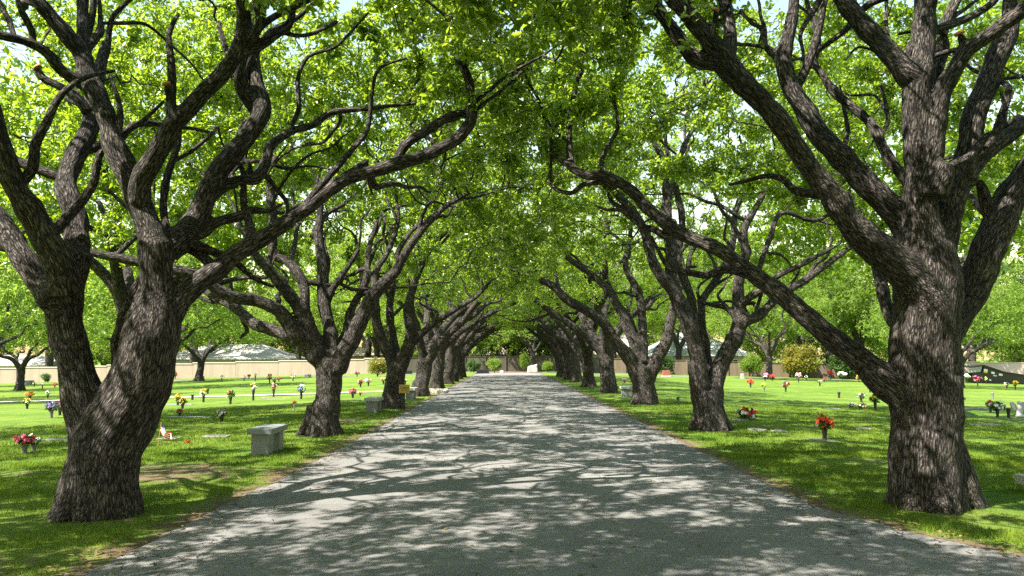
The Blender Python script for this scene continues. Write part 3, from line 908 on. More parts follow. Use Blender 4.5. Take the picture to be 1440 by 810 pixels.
# ---- second oak on the right
R2 = [
    ([(996, 610, 32), (996, 595, 27), (995, 575, 27), (994, 555, 27)], 0, 0),
    ([(988, 580, 18), (982, 550, 16.5), (979, 525, 15.5), (979, 499, 14.5), (969, 465, 14), (957, 432, 14.5), (944, 404, 12), (926, 382, 10), (916, 362, 9), (908, 328, 8.5), (891, 296, 8), (871, 276, 7), (850, 254, 6), (820, 235, 5), (790, 205, 3.5)], 0, -0.4),
    ([(952, 418, 12), (946, 385, 11), (943, 350, 10.5), (938, 311, 10), (938, 269, 9.5), (940, 240, 9), (930, 220, 6), (918, 195, 5), (912, 140, 4)], 0, 0.5),
    ([(940, 244, 6), (956, 224, 5.5), (966, 200, 5), (985, 160, 4), (990, 110, 3)], 0.4, 0.9),
    ([(978, 470, 8), (975, 437, 8), (965, 397, 7.5), (953, 364, 7), (960, 318, 6.5), (953, 268, 6), (946, 220, 4)], 0.4, 1.3),
    ([(1002, 580, 19), (1005, 548, 17), (1012, 515, 16), (1022, 490, 15), (1034, 470, 15), (1042, 448, 14), (1040, 425, 11), (1039, 391, 10), (1046, 360, 8), (1048, 320, 7), (1075, 270, 5.5), (1078, 220, 4)], 0, 0.3),
    ([(1044, 452, 12), (1063, 446, 9), (1082, 428, 8.5), (1100, 413, 8), (1130, 394, 7), (1160, 374, 6), (1200, 344, 4.5), (1250, 310, 3)], 0, 0.7),
    ([(1042, 428, 9), (1056, 416, 7), (1076, 405, 6), (1098, 385, 5.5), (1130, 370, 5), (1170, 350, 4)], 0.1, -0.9),
    ([(1036, 446, 6), (1022, 434, 5), (996, 428, 4.5), (984, 425, 3.5)], 0.1, 0.5),
    ([(1000, 560, 10), (988, 440, 7), (1002, 400, 6.5), (1030, 350, 6), (1035, 300, 5), (1050, 240, 4), (1040, 190, 3)], 0.6, 1.8),
    ([(1060, 400, 5), (1080, 340, 5), (1100, 300, 4.5), (1150, 310, 4), (1200, 280, 3)], 0.5, 1.5),
]
oak_traced('oak_tree', (4.78, 19.4), 19.4, R2, 0.03,
           [((5.0, 19.6, 4.8), (6.0, 5.8, 5.2), 0.75, 0.55, -0.1), ((0.4, 19.9, 6.4), (3.4, 4.2, 2.8), 0.16, 0.4, -0.5)], 74000,
           'second oak on the right, split low into two stems that frame an orange bouquet', 37, root_r=0.38, nroot=6, leafsize=0.10, front=(-1.2, 190))

# ---- third oak on the right, long thin limb reaching far over the road
R3 = [
    ([(906, 574, 25), (906, 560, 21), (904, 540, 19), (902, 520, 19)], 0, 0),
    ([(897, 530, 14), (885, 505, 12), (866, 480, 10), (850, 454, 9), (821, 435, 8.5), (796, 422, 8), (773, 400, 7), (744, 389, 6.5), (715, 374, 5.5), (697, 354, 4.5), (684, 340, 3.5)], 0, -0.8),
    ([(900, 525, 13), (894, 490, 11), (880, 452, 9), (866, 425, 8), (853, 404, 7), (824, 380, 6), (788, 352, 5.5), (777, 319, 5), (770, 280, 3.5)], 0, 0.6),
    ([(910, 535, 14), (922, 508, 12), (937, 480, 11), (944, 454, 9), (950, 420, 7), (965, 380, 5), (975, 340, 4)], 0, 0.4),
    ([(903, 510, 11), (904, 470, 8), (898, 412, 7), (880, 376, 5.5), (884, 345, 5), (890, 300, 3.5)], 0, 1.2),
    ([(898, 500, 9), (885, 450, 8), (862, 420, 6.5), (850, 370, 6), (853, 320, 5), (846, 280, 3.5)], 0.4, 1.4),
]
oak_traced('oak_tree', (5.0, 29.6), 29.6, R3, 0.04,
           [((5.0, 29.6, 4.6), (5.8, 5.6, 5.2), 0.8, 0.5, -0.1), ((0.8, 29.2, 6.0), (3.6, 3.6, 2.8), 0.14, 0.3, -0.5)], 50000,
           'third oak on the right, long thin limb reaching far out over the road', 41, root_r=0.42, nroot=6, leafsize=0.105, front=(-1.0, 270))

# ---- third oak on the left
T3 = [
    ([(552, 580, 24), (552, 568, 20), (553, 550, 18), (556, 530, 17), (558, 512, 18)], 0, 0),
    ([(555, 520, 12), (546, 498, 11), (536, 478, 9.5), (530, 455, 8.5), (528, 430, 8), (516, 405, 6), (505, 370, 4.5), (500, 330, 3)], 0, -0.5),
    ([(563, 520, 13), (572, 492, 11), (577, 465, 10), (574, 440, 9), (580, 410, 7), (592, 375, 6), (610, 345, 4.5), (636, 320, 3.5)], 0, -0.3),
    ([(572, 490, 7), (592, 470, 6.5), (616, 452, 6), (640, 436, 5), (668, 418, 4), (690, 395, 3)], 0, -0.7),
    ([(558, 510, 10), (553, 480, 8), (548, 440, 7), (552, 400, 5.5), (545, 360, 4), (550, 320, 3)], 0, 1.0),
]
oak_traced('oak_tree', (-3.75, 27.4), 27.4, T3, 0.04,
           [((-4.2, 27.4, 4.4), (5.6, 5.6, 5.0), 0.8, 0.5, -0.15), ((-0.4, 27.4, 6.0), (3.4, 3.8, 2.8), 0.14, 0.3, -0.5)], 50000,
           'third oak on the left, slim trunk with a sunlit foot beside the small tan sign', 43, root_r=0.36, nroot=6, leafsize=0.105, front=(-1.0, 320))

# ---- generic oaks, farther down the two rows (lean towards +X)
def gen_skeleton(rng, fork, r0, lean, nl, reach, rise, twist=0.25):
    limbs = []
    top = np.array([lean * 0.25 + rng.normal(0, .08), rng.normal(0, .12), fork])
    limbs.append(catmull([(0, 0, -0.15), (0, 0, 0.3), top * 0.55 + np.array([0.03, 0, 0]), top], [r0 * 1.15, r0, r0 * .88, r0 * .95]))
    a0 = rng.uniform(0, 6)
    for i in range(nl):
        a = a0 + i * 2 * PI / nl + rng.uniform(-.35, .35)
        d = np.array([math.cos(a) + lean * 0.35, math.sin(a), 0])
        L = reach * rng.uniform(.75, 1.1)
        H = rise * rng.uniform(.75, 1.15)
        pts = [top - np.array([0, 0, 0.25])]
        rad = [r0 * .58]
        for k in range(1, 7):
            u = k / 6
            p = top + d * L * (u ** 0.95) + np.array([0, 0, H * (u ** 0.85) - 0.15 * L * u * u])
            p = p + rng.normal(0, twist * (0.4 + 0.6 * u), 3) * 0.6
            pts.append(p); rad.append(r0 * .50 * (1 - u) ** 0.85 + 0.022)
        limbs.append(catmull(pts, rad))
        for s in range(2):
            u0 = rng.integers(2, 5)
            st = np.array(pts[u0]); r1 = rad[u0] * .72
            a2 = a + rng.choice([-1, 1]) * rng.uniform(.5, 1.2)
            d2 = np.array([math.cos(a2), math.sin(a2), rng.uniform(.5, 1.4)])
            q = [st]; rq = [r1]
            for k in range(1, 5):
                u = k / 4
                q.append(st + d2 * L * .42 * u + rng.normal(0, twist * .55, 3) * u)
                rq.append(r1 * (1 - u) ** 0.9 + 0.018)
            limbs.append(catmull(q, rq))
    return limbs

def gen_tree(seed, fork, r0, lean, nl, reach, rise, crown, nleaf, size, mats, voxel=0.05, natt=800, zcut=3.5, spread=0.2, upb=0.7, infl=3.2, nsub=0, keep=None):
    rng = np.random.default_rng(seed)
    limbs = gen_skeleton(rng, fork, r0, lean, nl, reach, rise)
    tm = wood_mesh('trunk', limbs + roots(np.zeros(3), r0, 5, rng, 1.45), voxel, 4, seed=seed)
    tm.materials.append(mats[1])
    P0 = np.vstack([p[r < 0.11] for p, r in limbs if (r < 0.11).any()])[::2]
    A = np.vstack([dome(c, rad, int(natt * fr), rng, inner, zm) for c, rad, fr, inner, zm in crown])
    A = A[A[:, 2] > zcut]
    subs = sublimbs(limbs, nsub, rng) if nsub else []
    if subs:
        P0 = np.vstack([P0] + [p[2:] for p, r in subs])
    pos, par, n0 = colonize(P0, A, 0.32, infl, 0.46, rng, 70, 7000)
    ch, r = twigs(pos, par, n0, 0.007)
    ch = ch + subs
    cm = crown_mesh('crown', pos, r, n0, ch, nleaf, size, spread, rng, False, keep or (lambda C: C[:, 2] > zcut - .1), 0.008, mats, upb, 0.016)
    return tm, cm

def put_tree(kind, x, y, rz, s, label, group, name='oak_tree', cat='tree'):
    o = thing(name, (x, y, float(g(x))), label, cat, group, rz)
    o.scale = (s, s, s)
    link('trunk', kind[0], o)
    link('crown', kind[1], o)
    return o

AV = [gen_tree(101, 1.9, 0.40, 1.0, 5, 5.4, 5.0, [((0.6, 0, 4.4), (5.6, 5.4, 5.0), 0.8, 0.5, -0.15), ((3.4, 0, 6.0), (3.4, 4.2, 2.4), 0.16, 0.3, -0.6)], 46000, 0.115, (LEAF, BARK), nsub=34, keep=lambda C: (C[:, 2] > 4.9) | ((np.hypot(C[:, 0], C[:, 1]) > 3.4) & (C[:, 2] > 3.9))),
      gen_tree(102, 1.5, 0.38, 1.1, 4, 5.2, 5.2, [((0.6, 0, 4.4), (5.6, 5.4, 5.0), 0.8, 0.5, -0.15), ((3.4, 0, 6.0), (3.4, 4.2, 2.4), 0.16, 0.3, -0.6)], 46000, 0.115, (LEAF, BARK), nsub=34, keep=lambda C: (C[:, 2] > 4.9) | ((np.hypot(C[:, 0], C[:, 1]) > 3.4) & (C[:, 2] > 3.9))),
      gen_tree(103, 2.2, 0.36, 0.9, 5, 5.0, 4.8, [((0.6, 0, 4.4), (5.6, 5.4, 5.0), 0.8, 0.5, -0.15), ((3.4, 0, 6.0), (3.4, 4.2, 2.4), 0.16, 0.3, -0.6)], 46000, 0.115, (LEAF, BARK), nsub=34, keep=lambda C: (C[:, 2] > 4.9) | ((np.hypot(C[:, 0], C[:, 1]) > 3.4) & (C[:, 2] > 3.9)))]
ORD = ['first', 'second', 'third', 'fourth', 'fifth', 'sixth', 'seventh', 'eighth', 'ninth', 'tenth']
left = [(590, 557), (615, 546), (633, 540), (645, 536.5), (654, 533), (660, 530.5)]
for i, (px, py) in enumerate(left):
    p, t = G(px, py)
    put_tree(AV[(i + 1) % 3], min(p[0], -3.75), p[1], [0.5, -0.6, 0.9, -0.3, 0.4, -0.8][i], [1.0, 1.03, .97, 1.0, 1.04, 1.0][i],
             '%s oak in the left row, counted from the camera along the road' % ORD[i + 3], 'oaks lining the road')
right = [(856, 552), (829, 543.5), (811, 537.5), (803, 534), (795, 531.5), (789, 529.5)]
for i, (px, py) in enumerate(right):
    p, t = G(px, py)
    put_tree(AV[i % 3], max(p[0], 4.45), p[1], PI + [-0.5, 0.6, -0.8, 0.5, -0.3, 0.8][i], [1.02, .95, 1.04, 1.0, 1.0, 1.03][i],
             '%s oak in the right row, counted from the camera along the road' % ORD[i + 3], 'oaks lining the road')
# the rows go on beside and behind the camera; these shade the near road
OFF = gen_tree(111, 2.0, 0.42, 0.9, 5, 4.6, 3.8, [((0.6, 0, 5.2), (6.0, 6.4, 4.6), 0.8, 0.45, 0.0), ((3.0, 0, 5.8), (3.4, 5.2, 2.8), 0.3, 0.3, -0.2)], 175000, 0.095, (LEAF, BARK), natt=1500, zcut=4.3, spread=0.3)
for x, y, rz, lb in ((-4.6, -0.4, 0.15, 'oak of the left row level with the camera, just outside the picture'),
                     (-4.6, -9.6, -0.3, 'oak of the left row behind the camera'),
                     (-12.6, 4.6, 0.9, 'lawn oak left of the near left oak, outside the picture'),  # unseen tree, added so its crown dapples the near left lawn
                     (-15.4, 15.6, 2.2, 'lawn oak at the left edge of the lawn, its trunk outside the picture'),  # added to fill the sky with leaves and shade the left lawn
                     (8.0, 0.6, PI, 'oak right of the widening road, level with the camera')):
    put_tree(AV[1] if lb.startswith('lawn') else OFF, x, y, rz, 1.0, lb, 'oaks lining the road' if not lb.startswith('lawn') else 'trees around the lawn')

# ---- trees beyond the lawn
BT = [gen_tree(201, 2.2, 0.30, 0.0, 5, 3.6, 3.6, [((0, 0, 5.2), (5.4, 5.4, 4.4), 1.0, 0.45, -0.45)], 26000, 0.20, (LEAF_PALE, BARK), 0.06, 620, 2.2, 0.28),
      gen_tree(202, 1.8, 0.34, 0.0, 4, 4.0, 3.0, [((0, 0, 4.6), (6.2, 6.2, 3.8), 1.0, 0.45, -0.5)], 26000, 0.20, (LEAF_PALE, BARK), 0.06, 620, 1.9, 0.28),
      gen_tree(203, 2.4, 0.32, 0.0, 5, 3.4, 5.0, [((0, 0, 6.2), (4.8, 4.8, 5.4), 1.0, 0.45, -0.5)], 26000, 0.20, (LEAF, BARK), 0.06, 620, 2.0, 0.28),
      gen_tree(204, 2.0, 0.30, 0.0, 5, 3.2, 4.2, [((0, 0, 5.2), (4.6, 4.6, 4.8), 1.0, 0.45, -0.6)], 26000, 0.20, (LEAF_DARK, BARK), 0.06, 620, 1.4, 0.28)]
bg_trees = [  # kind, X, Y, scale, label
    (1, -27.5, 42, 1.05, 'spreading lawn tree at the far left edge of the picture, dark leaning trunk'),
    (1, -37, 63, 0.95, 'forked lawn tree before the beige wall, left of the big near oak'),
    (0, -34, 74, 1.00, 'pale lawn tree seen through the V fork of the near left oak'),
    (1, -30.5, 82, 1.15, 'lawn tree with a thin trunk in front of the beige wall'),
    (0, -50, 80, 1.10, 'light green tree standing by the beige wall, behind the far left lawn tree'),
    (0, -62, 112, 1.95, 'tall pale tree behind the beige wall at the far left'),
    (2, -44, 116, 1.82, 'tall green tree behind the beige wall and left of the pale roof'),
    (0, -27, 108, 1.30, 'light tree leaning over the beige wall near the second left oak'),
    (0, -20, 118, 1.82, 'pale tree behind the beige wall between the left oaks'),
    (2, -14, 104, 1.17, 'green tree behind the beige wall near the road end'),
    (2, -4.5, 103, 1.06, 'slim tree behind the dark fence, left of the road end'),
    (0, 0.5, 102, 1.19, 'pale rounded tree standing behind the dark fence at the road end'),
    (0, 4.5, 105, 1.06, 'smaller pale tree behind the boulder at the road end'),
    (2, 14, 106, 1.30, 'green tree behind the fence at the right of the road end'),
    (2, 23, 109, 1.30, 'green tree behind the brown fence left of the blue grey roof'),
    (0, 38, 104, 1.62, 'pale tree behind the gold bush on the right'),
    (2, 46, 106, 1.69, 'bright green tree behind the brown fence, right of the gold bush'),
    (3, 52, 96, 1.43, 'dark tree with low branches by the end of the brown fence'),
    (1, 38.7, 70, 1.20, 'grey trunked lawn tree just right of the near right oak'),
    (0, 64, 112, 1.82, 'pale tree behind the pink wall'),
    (3, 74, 104, 1.82, 'dark green tree at the right end of the pink wall'),
    (3, 60, 60, 1.20, 'dark leaved lawn tree at the far right edge'),
    (2, 30, 124, 1.95, 'tall tree rising behind the blue grey roof'),
    (0, -78, 92, 1.40, 'broad pale tree at the left end of the beige wall'),
    (2, 8, 122, 1.69, 'tall green tree far behind the road end'),
    (2, -9, 124, 1.82, 'tall tree behind the cream house at the road end'),
    (2, -30, 130, 2.08, 'tall tree rising behind the pale hipped roof'),
    (0, 50, 126, 2.08, 'large pale tree far behind the right fence'),
    (2, -11.2, 24.5, 1.15, 'lawn tree hidden behind the double trunk of the near left oak'),
    (2, 13.4, 26, 1.2, 'lawn tree hidden behind the trunk of the near right oak'),
    (0, 3.3, 94.5, 1.0, 'tree with a low pale crown in front of the dark fence, above the boulder'),
    (0, -24, 58, 1.1, 'pale lawn tree right behind the near left oak'),
    (0, 27, 84, 1.2, 'pale lawn tree between the two near right oaks'),
    (0, -17, 110, 1.5, 'pale tree behind the wall, just left of the third left oak'),
    (2, 33, 118, 1.9, 'very tall tree behind the brown fence'),
    (0, 80, 120, 2.0, 'tall pale tree behind the right end of the pink wall'),
    (2, -56, 128, 2.0, 'tallest tree behind the beige wall'),
    (0, -90, 124, 2.0, 'large pale tree behind the left end of the beige wall'),
]
for i, (k, x, y, s, lb) in enumerate(bg_trees):
    put_tree(BT[k], x, y, (i * 2.4) % 6.28, s, lb, 'trees around the lawn', 'lawn_tree' if y < 95 else 'garden_tree')

FAR = gen_tree(205, 1.2, 0.30, 0.0, 6, 3.4, 4.2, [((0, 0, 4.6), (5.2, 5.2, 5.0), 1.0, 0.35, -0.95)], 22000, 0.24, (LEAF_PALE, BARK), 0.07, 620, 0.25, 0.32)
for x, y, sc_, lb in ((-4.2, 100, .82, 'low crowned pale tree over the dark fence, left of the road end'), (1.4, 101, .9, 'low crowned pale tree over the dark fence, in line with the boulder'), (7.0, 100.5, .8, 'low crowned pale tree over the dark fence, right of the road end'), (-10, 101, .9, 'low crowned pale tree over the left end of the dark fence')):
    put_tree(FAR, x, y, x, sc_, lb, 'trees around the lawn', 'garden_tree')
rf = random.Random(4)
for i in range(20):
    x = -125 + i * 13 + rf.uniform(-3, 3)
    put_tree(FAR, x, rf.uniform(134, 148), rf.uniform(0, 6), rf.uniform(1.3, 2.0), 'bushy tree in the far row behind the houses, mostly hidden by nearer trees', 'far trees behind the houses', 'garden_tree')

# ---- shrubs
def shrub_mesh(seed, rad, h, n, size, mats, stems=7):
    rng = np.random.default_rng(seed)
    limbs = []
    for i in range(stems):
        a = rng.uniform(0, 6.28)
        d = np.array([math.cos(a), math.sin(a), 0]) * rad * rng.uniform(.2, .7)
        limbs.append(np.array([(0, 0, 0), tuple(d * .4 + np.array([0, 0, h * .35])), tuple(d + np.array([0, 0, h * rng.uniform(.6, .9)]))]))
    ch = [(l, np.array([0.03, 0.02, 0.008]) * max(.4, h / 2)) for l in limbs]
    C = dome((0, 0, h * .5), (rad, rad, h * .5), n, rng, 0.35, -0.9, 0.6)
    cl = dome((0, 0, h * .5), (rad * 1.1, rad * 1.1, h * .56), 26, rng, 0.55, -0.9)
    C = C * .38 + cl[rng.integers(0, 26, n)] * .62 + rng.normal(0, rad * .06, C.shape)
    C[:, 2] = np.maximum(C[:, 2], 0.03)
    V, Fl = leaves_geom(C, size, rng, False)
    me = np_mesh('foliage', V, [Fl])
    me.materials.append(mats[0])
    TV, TQ, TB = chains_geom(ch)
    me2 = np_mesh('stem', TV, [TQ])
    me2.materials.append(mats[1])
    return me2, me

def put_shrub(k, x, y, s, label, group=None, sz=None):
    o = thing('shrub', (x, y, float(g(x))), label, 'bush', group, x * 3.1)
    o.scale = (s, s, sz or s)
    link('stem', k[0], o); link('foliage', k[1], o)
    return o

M_STEM = plain('stem_bark', (0.09, 0.07, 0.055), 0.9, 0.3, 20)
SH_G = shrub_mesh(301, 1.0, 1.8, 5200, 0.13, (LEAF_GOLD, M_STEM))
SH_P = shrub_mesh(302, 0.8, 1.6, 3600, 0.12, (LEAF_PALE, M_STEM))
SH_D = shrub_mesh(303, 0.9, 1.5, 3800, 0.13, (LEAF_DARK, M_STEM))
put_shrub(SH_G, 35.2, 97.5, 2.5, 'golden yellow bush in front of the brown fence on the right')
put_shrub(SH_D, 41, 98, 2.6, 'dark green bush right of the golden bush')
put_shrub(SH_P, 29.5, 98, 1.9, 'pale green bush left of the golden bush')
put_shrub(SH_D, 19, 98, 1.7, 'dark bush before the fence below the blue grey roof')
put_shrub(SH_G, -12.3, 79, 1.15, 'yellow topped bush on the lawn beside the third left oak')
put_shrub(SH_P, -1.2, 87, 1.1, 'round green shrub left of the road end')
put_shrub(SH_P, 2.1, 92, 0.95, 'narrow green shrub left of the boulder', None, 1.5)
put_shrub(SH_P, 4.6, 90, 0.85, 'clipped rounded shrub right of the boulder')
put_shrub(SH_D, -3.4, 88, 1.0, 'dark shrub behind the planter at the road end')
put_shrub(SH_P, -49.5, 96.5, 0.8, 'young green sapling before the beige wall at the left', None, 1.4)
put_shrub(SH_D, -53.5, 96, 0.75, 'dry looking dark shrub against the beige wall at the far left')
put_shrub(SH_P, -39.5, 97.5, 0.8, 'small green shrub at the foot of the beige wall')

# ------------------------------------------------------------------ ground
def edge_right(y):
    return np.interp(y, [-30, -6, 0, 3, 5, 6.2, 7.08, 8.08, 9.35, 11, 200], [16, 14, 11.5, 8.2, 6.0, 5.05, 4.49, 4.0, 3.62, 3.58, 3.58])

def edge_left(y):
    return np.interp(y, [-30, 6, 9.5, 15, 40, 90], [-3.5, -3.42, -3.28, -3.12, -3.1, -2.95])

def wear_at(x, y):
    d = np.maximum(np.where(x > 0, x - edge_right(y), edge_left(y) - x), 0)
    w_ = 0.85 * np.exp(-d / 0.45)
    for cx, cy_, rx, ry, a in ((-4.9, 12.3, 1.9, 1.7, .62), (-6.9, 9.8, 1.6, 0.8, .45), (-4.3, 6.6, .9, 1.3, .5), (-4.2, 22, .9, 2.6, .5), (-3.9, 30, .9, 3, .45), (4.9, 8.4, .8, .8, .35), (-4.4, 8.9, 1.1, .9, .5), (4.9, 9.4, 1.0, .9, .45), (-4.05, 18, .8, .9, .5), (4.8, 19.3, .8, .9, .45), (-7.4, 12.6, 1.2, .7, .5), (-5.6, 7.2, 1.0, .7, .55), (6.3, 13.5, 1.2, .6, .4), (7.4, 9.6, 1.1, .6, .4), (4.4, 24, .8, 2.6, .4)):
        w_ = np.maximum(w_, 1.35 * a * np.exp(-(((x - cx) / rx) ** 2 + ((y - cy_) / ry) ** 2)))
    return w_

xs = np.concatenate([[-900, -400, -200, -140, -110, -90, -75, -60, -48, -38, -30, -25, -21], np.arange(-18, 18.01, 0.3), [21, 25, 30, 38, 48, 60, 75, 90, 110, 140, 200, 400, 900]])
ys = np.concatenate([[-300, -120, -60, -35], np.arange(-25, 0, 1.0), np.arange(0, 34, 0.3), np.arange(34, 60, 1.0), np.arange(60, 130, 3.0), [150, 200, 300, 500, 1200]])
XX, YY = np.meshgrid(xs, ys, indexing='ij')
ZZ = g(XX)
ZZ = ZZ + np.where((np.abs(XX) > 4.2) & (np.abs(XX) < 18), 0.02 * np.sin(XX * 1.3 + 0.7 * YY) * np.cos(YY * 0.9 - XX * .4), 0)
nx, ny = XX.shape
V = np.stack([XX, YY, ZZ], -1).reshape(-1, 3)
i = (np.arange(nx - 1)[:, None] * ny + np.arange(ny - 1)[None, :]).reshape(-1)
Q = np.stack([i, i + ny, i + ny + 1, i + 1], 1)
me = np_mesh('lawn', V, [Q])
at = me.attributes.new('wear', 'FLOAT', 'POINT')
at.data.foreach_set('value', wear_at(XX, YY).astype(np.float32).ravel())
tag(link('lawn', me, None, [M_LAWN]), 'mown green lawn with bare patches either side of the road', None, None, 'structure')

# road: ragged edge, slightly crowned
ysr = np.concatenate([np.arange(-30, 0, 0.5), np.arange(0, 30, 0.08), np.arange(30, 86.01, 0.3)])
us = np.array([0, .015, .04, .1, .2, .35, .5, .65, .8, .9, .96, .985, 1])
rv = []
rw = []
for y in ysr:
    l = float(edge_left(y)) + 0.09 * mnoise.noise(Vector((y * 1.1, 3.1, 0))) + 0.05 * mnoise.noise(Vector((y * 4.7, 7.1, 0)))
    r = float(edge_right(y)) + 0.09 * mnoise.noise(Vector((y * 1.1, 13.1, 0))) + 0.05 * mnoise.noise(Vector((y * 4.7, 17.1, 0)))
    for u in us:
        x = l + (r - l) * u
        e = min(u, 1 - u) * (r - l)
        z = 0.014 + 0.03 * min(1, e / 2.5)
        if u in (0, 1):
            z = float(g(x)) - 0.02
        if y > 85.5:
            z = min(z, 0.02)
        rv.append((x, y, z + min(0, float(g(x))) * (1 if abs(x) > 4.5 else 0)))
        rw.append(math.exp(-e / 0.45))
nu = len(us)
i = (np.arange(len(ysr) - 1)[:, None] * nu + np.arange(nu - 1)[None, :]).reshape(-1)
me = np_mesh('road', np.array(rv), [np.stack([i, i + 1, i + nu + 1, i + nu], 1)])
at = me.attributes.new('wear', 'FLOAT', 'POINT')
at.data.foreach_set('value', np.array(rw, np.float32))
tag(link('road', me, None, [M_ROAD]), 'old grey asphalt road dappled with shade', None, None, 'structure')

# narrow concrete path crossing the left lawn, and the cross drive at the road end
def strip(name, pts, wid, z, mat, label):
    bm = bmesh.new()
    rows = []
    for x, y in pts:
        rows.append([bm.verts.new((x, y + s * wid / 2, float(g(x)) + z)) for s in (-1, 1)])
    for a, b in zip(rows, rows[1:]):
        bm.faces.new((a[0], b[0], b[1], a[1]))
    tag(bm_obj(name, bm, None, mat), label, None, None, 'structure')
strip('footpath', [(x, 40.8) for x in np.arange(-60, -4.9, 1.5)], 1.1, 0.03, M_CONC, 'narrow pale path across the left lawn')
strip('cross_road', [(x, 86.6) for x in np.arange(-40, 40.1, 2.0)], 2.4, 0.012, M_ROAD, 'grey lane crossing at the far end of the road')

# real grass blades on the near lawn
rng = np.random.default_rng(5)
def blades(n, x0, x1, y0, y1, hmin, hmax, wid):
    x = rng.uniform(x0, x1, n); y = y0 + (y1 - y0) * rng.uniform(0, 1, n) ** 1.5
    d = np.where(x > 0, x - edge_right(y), edge_left(y) - x)
    wv = wear_at(x, y)
    jj = rng.uniform(-.06, .12, n)
    dens = np.array([mnoise.noise(Vector((a * 1.3, b * 1.3, 2.0))) for a, b in zip(x, y)])
    keep = (d > jj) & (rng.uniform(0, 1, n) > np.clip((wv - .22) * 2.2 - dens * .6, 0, .985))
    x, y, dens = x[keep], y[keep], dens[keep]
    n = len(x)
    h = rng.uniform(hmin, hmax, n) * (1 + .5 * dens)
    a = rng.uniform(0, 6.28, n); b = rng.uniform(0, 6.28, n)
    z = g(x) - 0.004
    ln = h * rng.uniform(.2, .9, n)
    B = np.stack([x, y, z], 1)
    s = np.stack([np.cos(a), np.sin(a), 0 * a], 1) * (wid * rng.uniform(.6, 1.3, n))[:, None]
    top = B + np.stack([np.cos(b) * ln, np.sin(b) * ln, h], 1)
    return np.stack([B - s, B + s, top], 1).reshape(-1, 3), n
parts = [blades(150000, -9.5, -3.0, 5.2, 14, .025, .055, .0040), blades(150000, 3.4, 10.5, 6.0, 15, .025, .055, .0040),
         blades(90000, -13, -2.9, 13, 30, .03, .06, .007), blades(90000, 3.4, 15, 14, 32, .03, .06, .007)]
Vg = np.vstack([p[0] for p in parts])
me = np_mesh('grass', Vg, [np.arange(len(Vg)).reshape(-1, 3)])
tag(link('grass', me, None, [M_GRASS]), 'short grass blades of the near lawn', 'grass', None, 'stuff')

# fallen leaves and twigs along the road and under the near trees
n = 2400
side = rng.uniform(0, 1, n)
yl = 6 + 22 * rng.uniform(0, 1, n) ** 1.6
xl = np.where(side < .35, edge_left(yl) + rng.exponential(.45, n) - .25, np.where(side < .7, edge_right(yl) - rng.exponential(.45, n) + .25, rng.uniform(-8, 9, n)))
on = (xl > edge_left(yl) + .1) & (xl < edge_right(yl) - .1)
C = np.stack([xl, yl, np.where(on, .05, .035)], 1)
a = rng.normal(size=(n, 3)) * np.array([1, 1, .12]); a /= np.linalg.norm(a, axis=1)[:, None]
b = np.cross(np.array([0, 0, 1.0]), a); L = rng.uniform(.035, .085, n)[:, None]
Vl = np.stack([C - a * L * .5, C + b * L * .25 + [0, 0, .006], C + a * L * .5, C - b * L * .25 + [0, 0, .008]], 1).reshape(-1, 3)
me = np_mesh('leaf_litter', Vl, [np.arange(n * 4).reshape(-1, 4)])
LITTER = leaf_mat('dry_leaf', (0.10, 0.065, 0.03), (0.24, 0.19, 0.07), (0.2, 0.16, 0.05), .25, 0.05)
tag(link('leaf_litter', me, None, [LITTER]), 'dry fallen leaves scattered along the road edges', 'leaves', None, 'stuff')

# ------------------------------------------------------------------ benches, sign, markers
def bench(px, py, label, L=0.95, W=0.34, H=0.46, side=0.0, mat=M_GRANITE, cap=M_GRANITE):
    p, t = G(px, py)
    o = thing('stone_bench', p, label, 'bench', 'stone benches beside the road', side)
    bm = bmesh.new(); box(bm, (0, L / 2, H - .055), (W + .10, L + .10, .10)); bm_obj('seat', bm, o, cap, False, .008)
    for y in (.14, L - .14):
        bm = bmesh.new(); box(bm, (0, y, (H - .11) / 2 - .02), (W - .03, .28, H - .11 + .04), 0, 1.0); bm_obj('pedestal', bm, o, mat, False, .006)
    return o
bench(365, 640, 'nearest grey stone bench, on the grass between the two near left oaks', cap=M_GRANITE)
bench(522, 581, 'pale grey bench left of the third left oak', cap=M_GRANITE_L)
bench(553, 569, 'stone bench mostly hidden behind the third left oak', cap=M_GRANITE_L)
bench(576, 562, 'stone bench right behind the small tan sign', cap=M_GRANITE_L)
bench(629, 539, 'distant bench between trunks far down the left row', cap=M_GRANITE)
bench(882, 559, 'small grey bench beside the third right oak', L=.7, cap=M_GRANITE_L)
p, t = G(1512, 706)
o = thing('stone_bench', p, 'white stone bench cut off by the right edge of the picture', 'bench', 'stone benches beside the road', 0.1)
bm = bmesh.new(); box(bm, (.05, .35, .17), (.5, .8, .12)); bm_obj('seat', bm, o, M_GRANITE_L, False, .01)
for y in (.12, .58):
    bm = bmesh.new(); box(bm, (.05, y, .05), (.36, .2, .13)); bm_obj('pedestal', bm, o, M_GRANITE_L, False, .006)

p, t = G(568.5, 577)
o = thing('section_sign', p, 'small tan sign on a dark post beside the third left oak', 'sign')
wS, hS = 15 * t, 12 * t
bm = bmesh.new(); box(bm, (0, 0, .42), (.045, .045, .86)); bm_obj('post', bm, o, M_POST, False, .004)
bm = bmesh.new(); box(bm, (0, -.045, 36 * t - hS / 2), (wS, .03, hS)); bm_obj('board', bm, o, M_BOARD, False, .006)
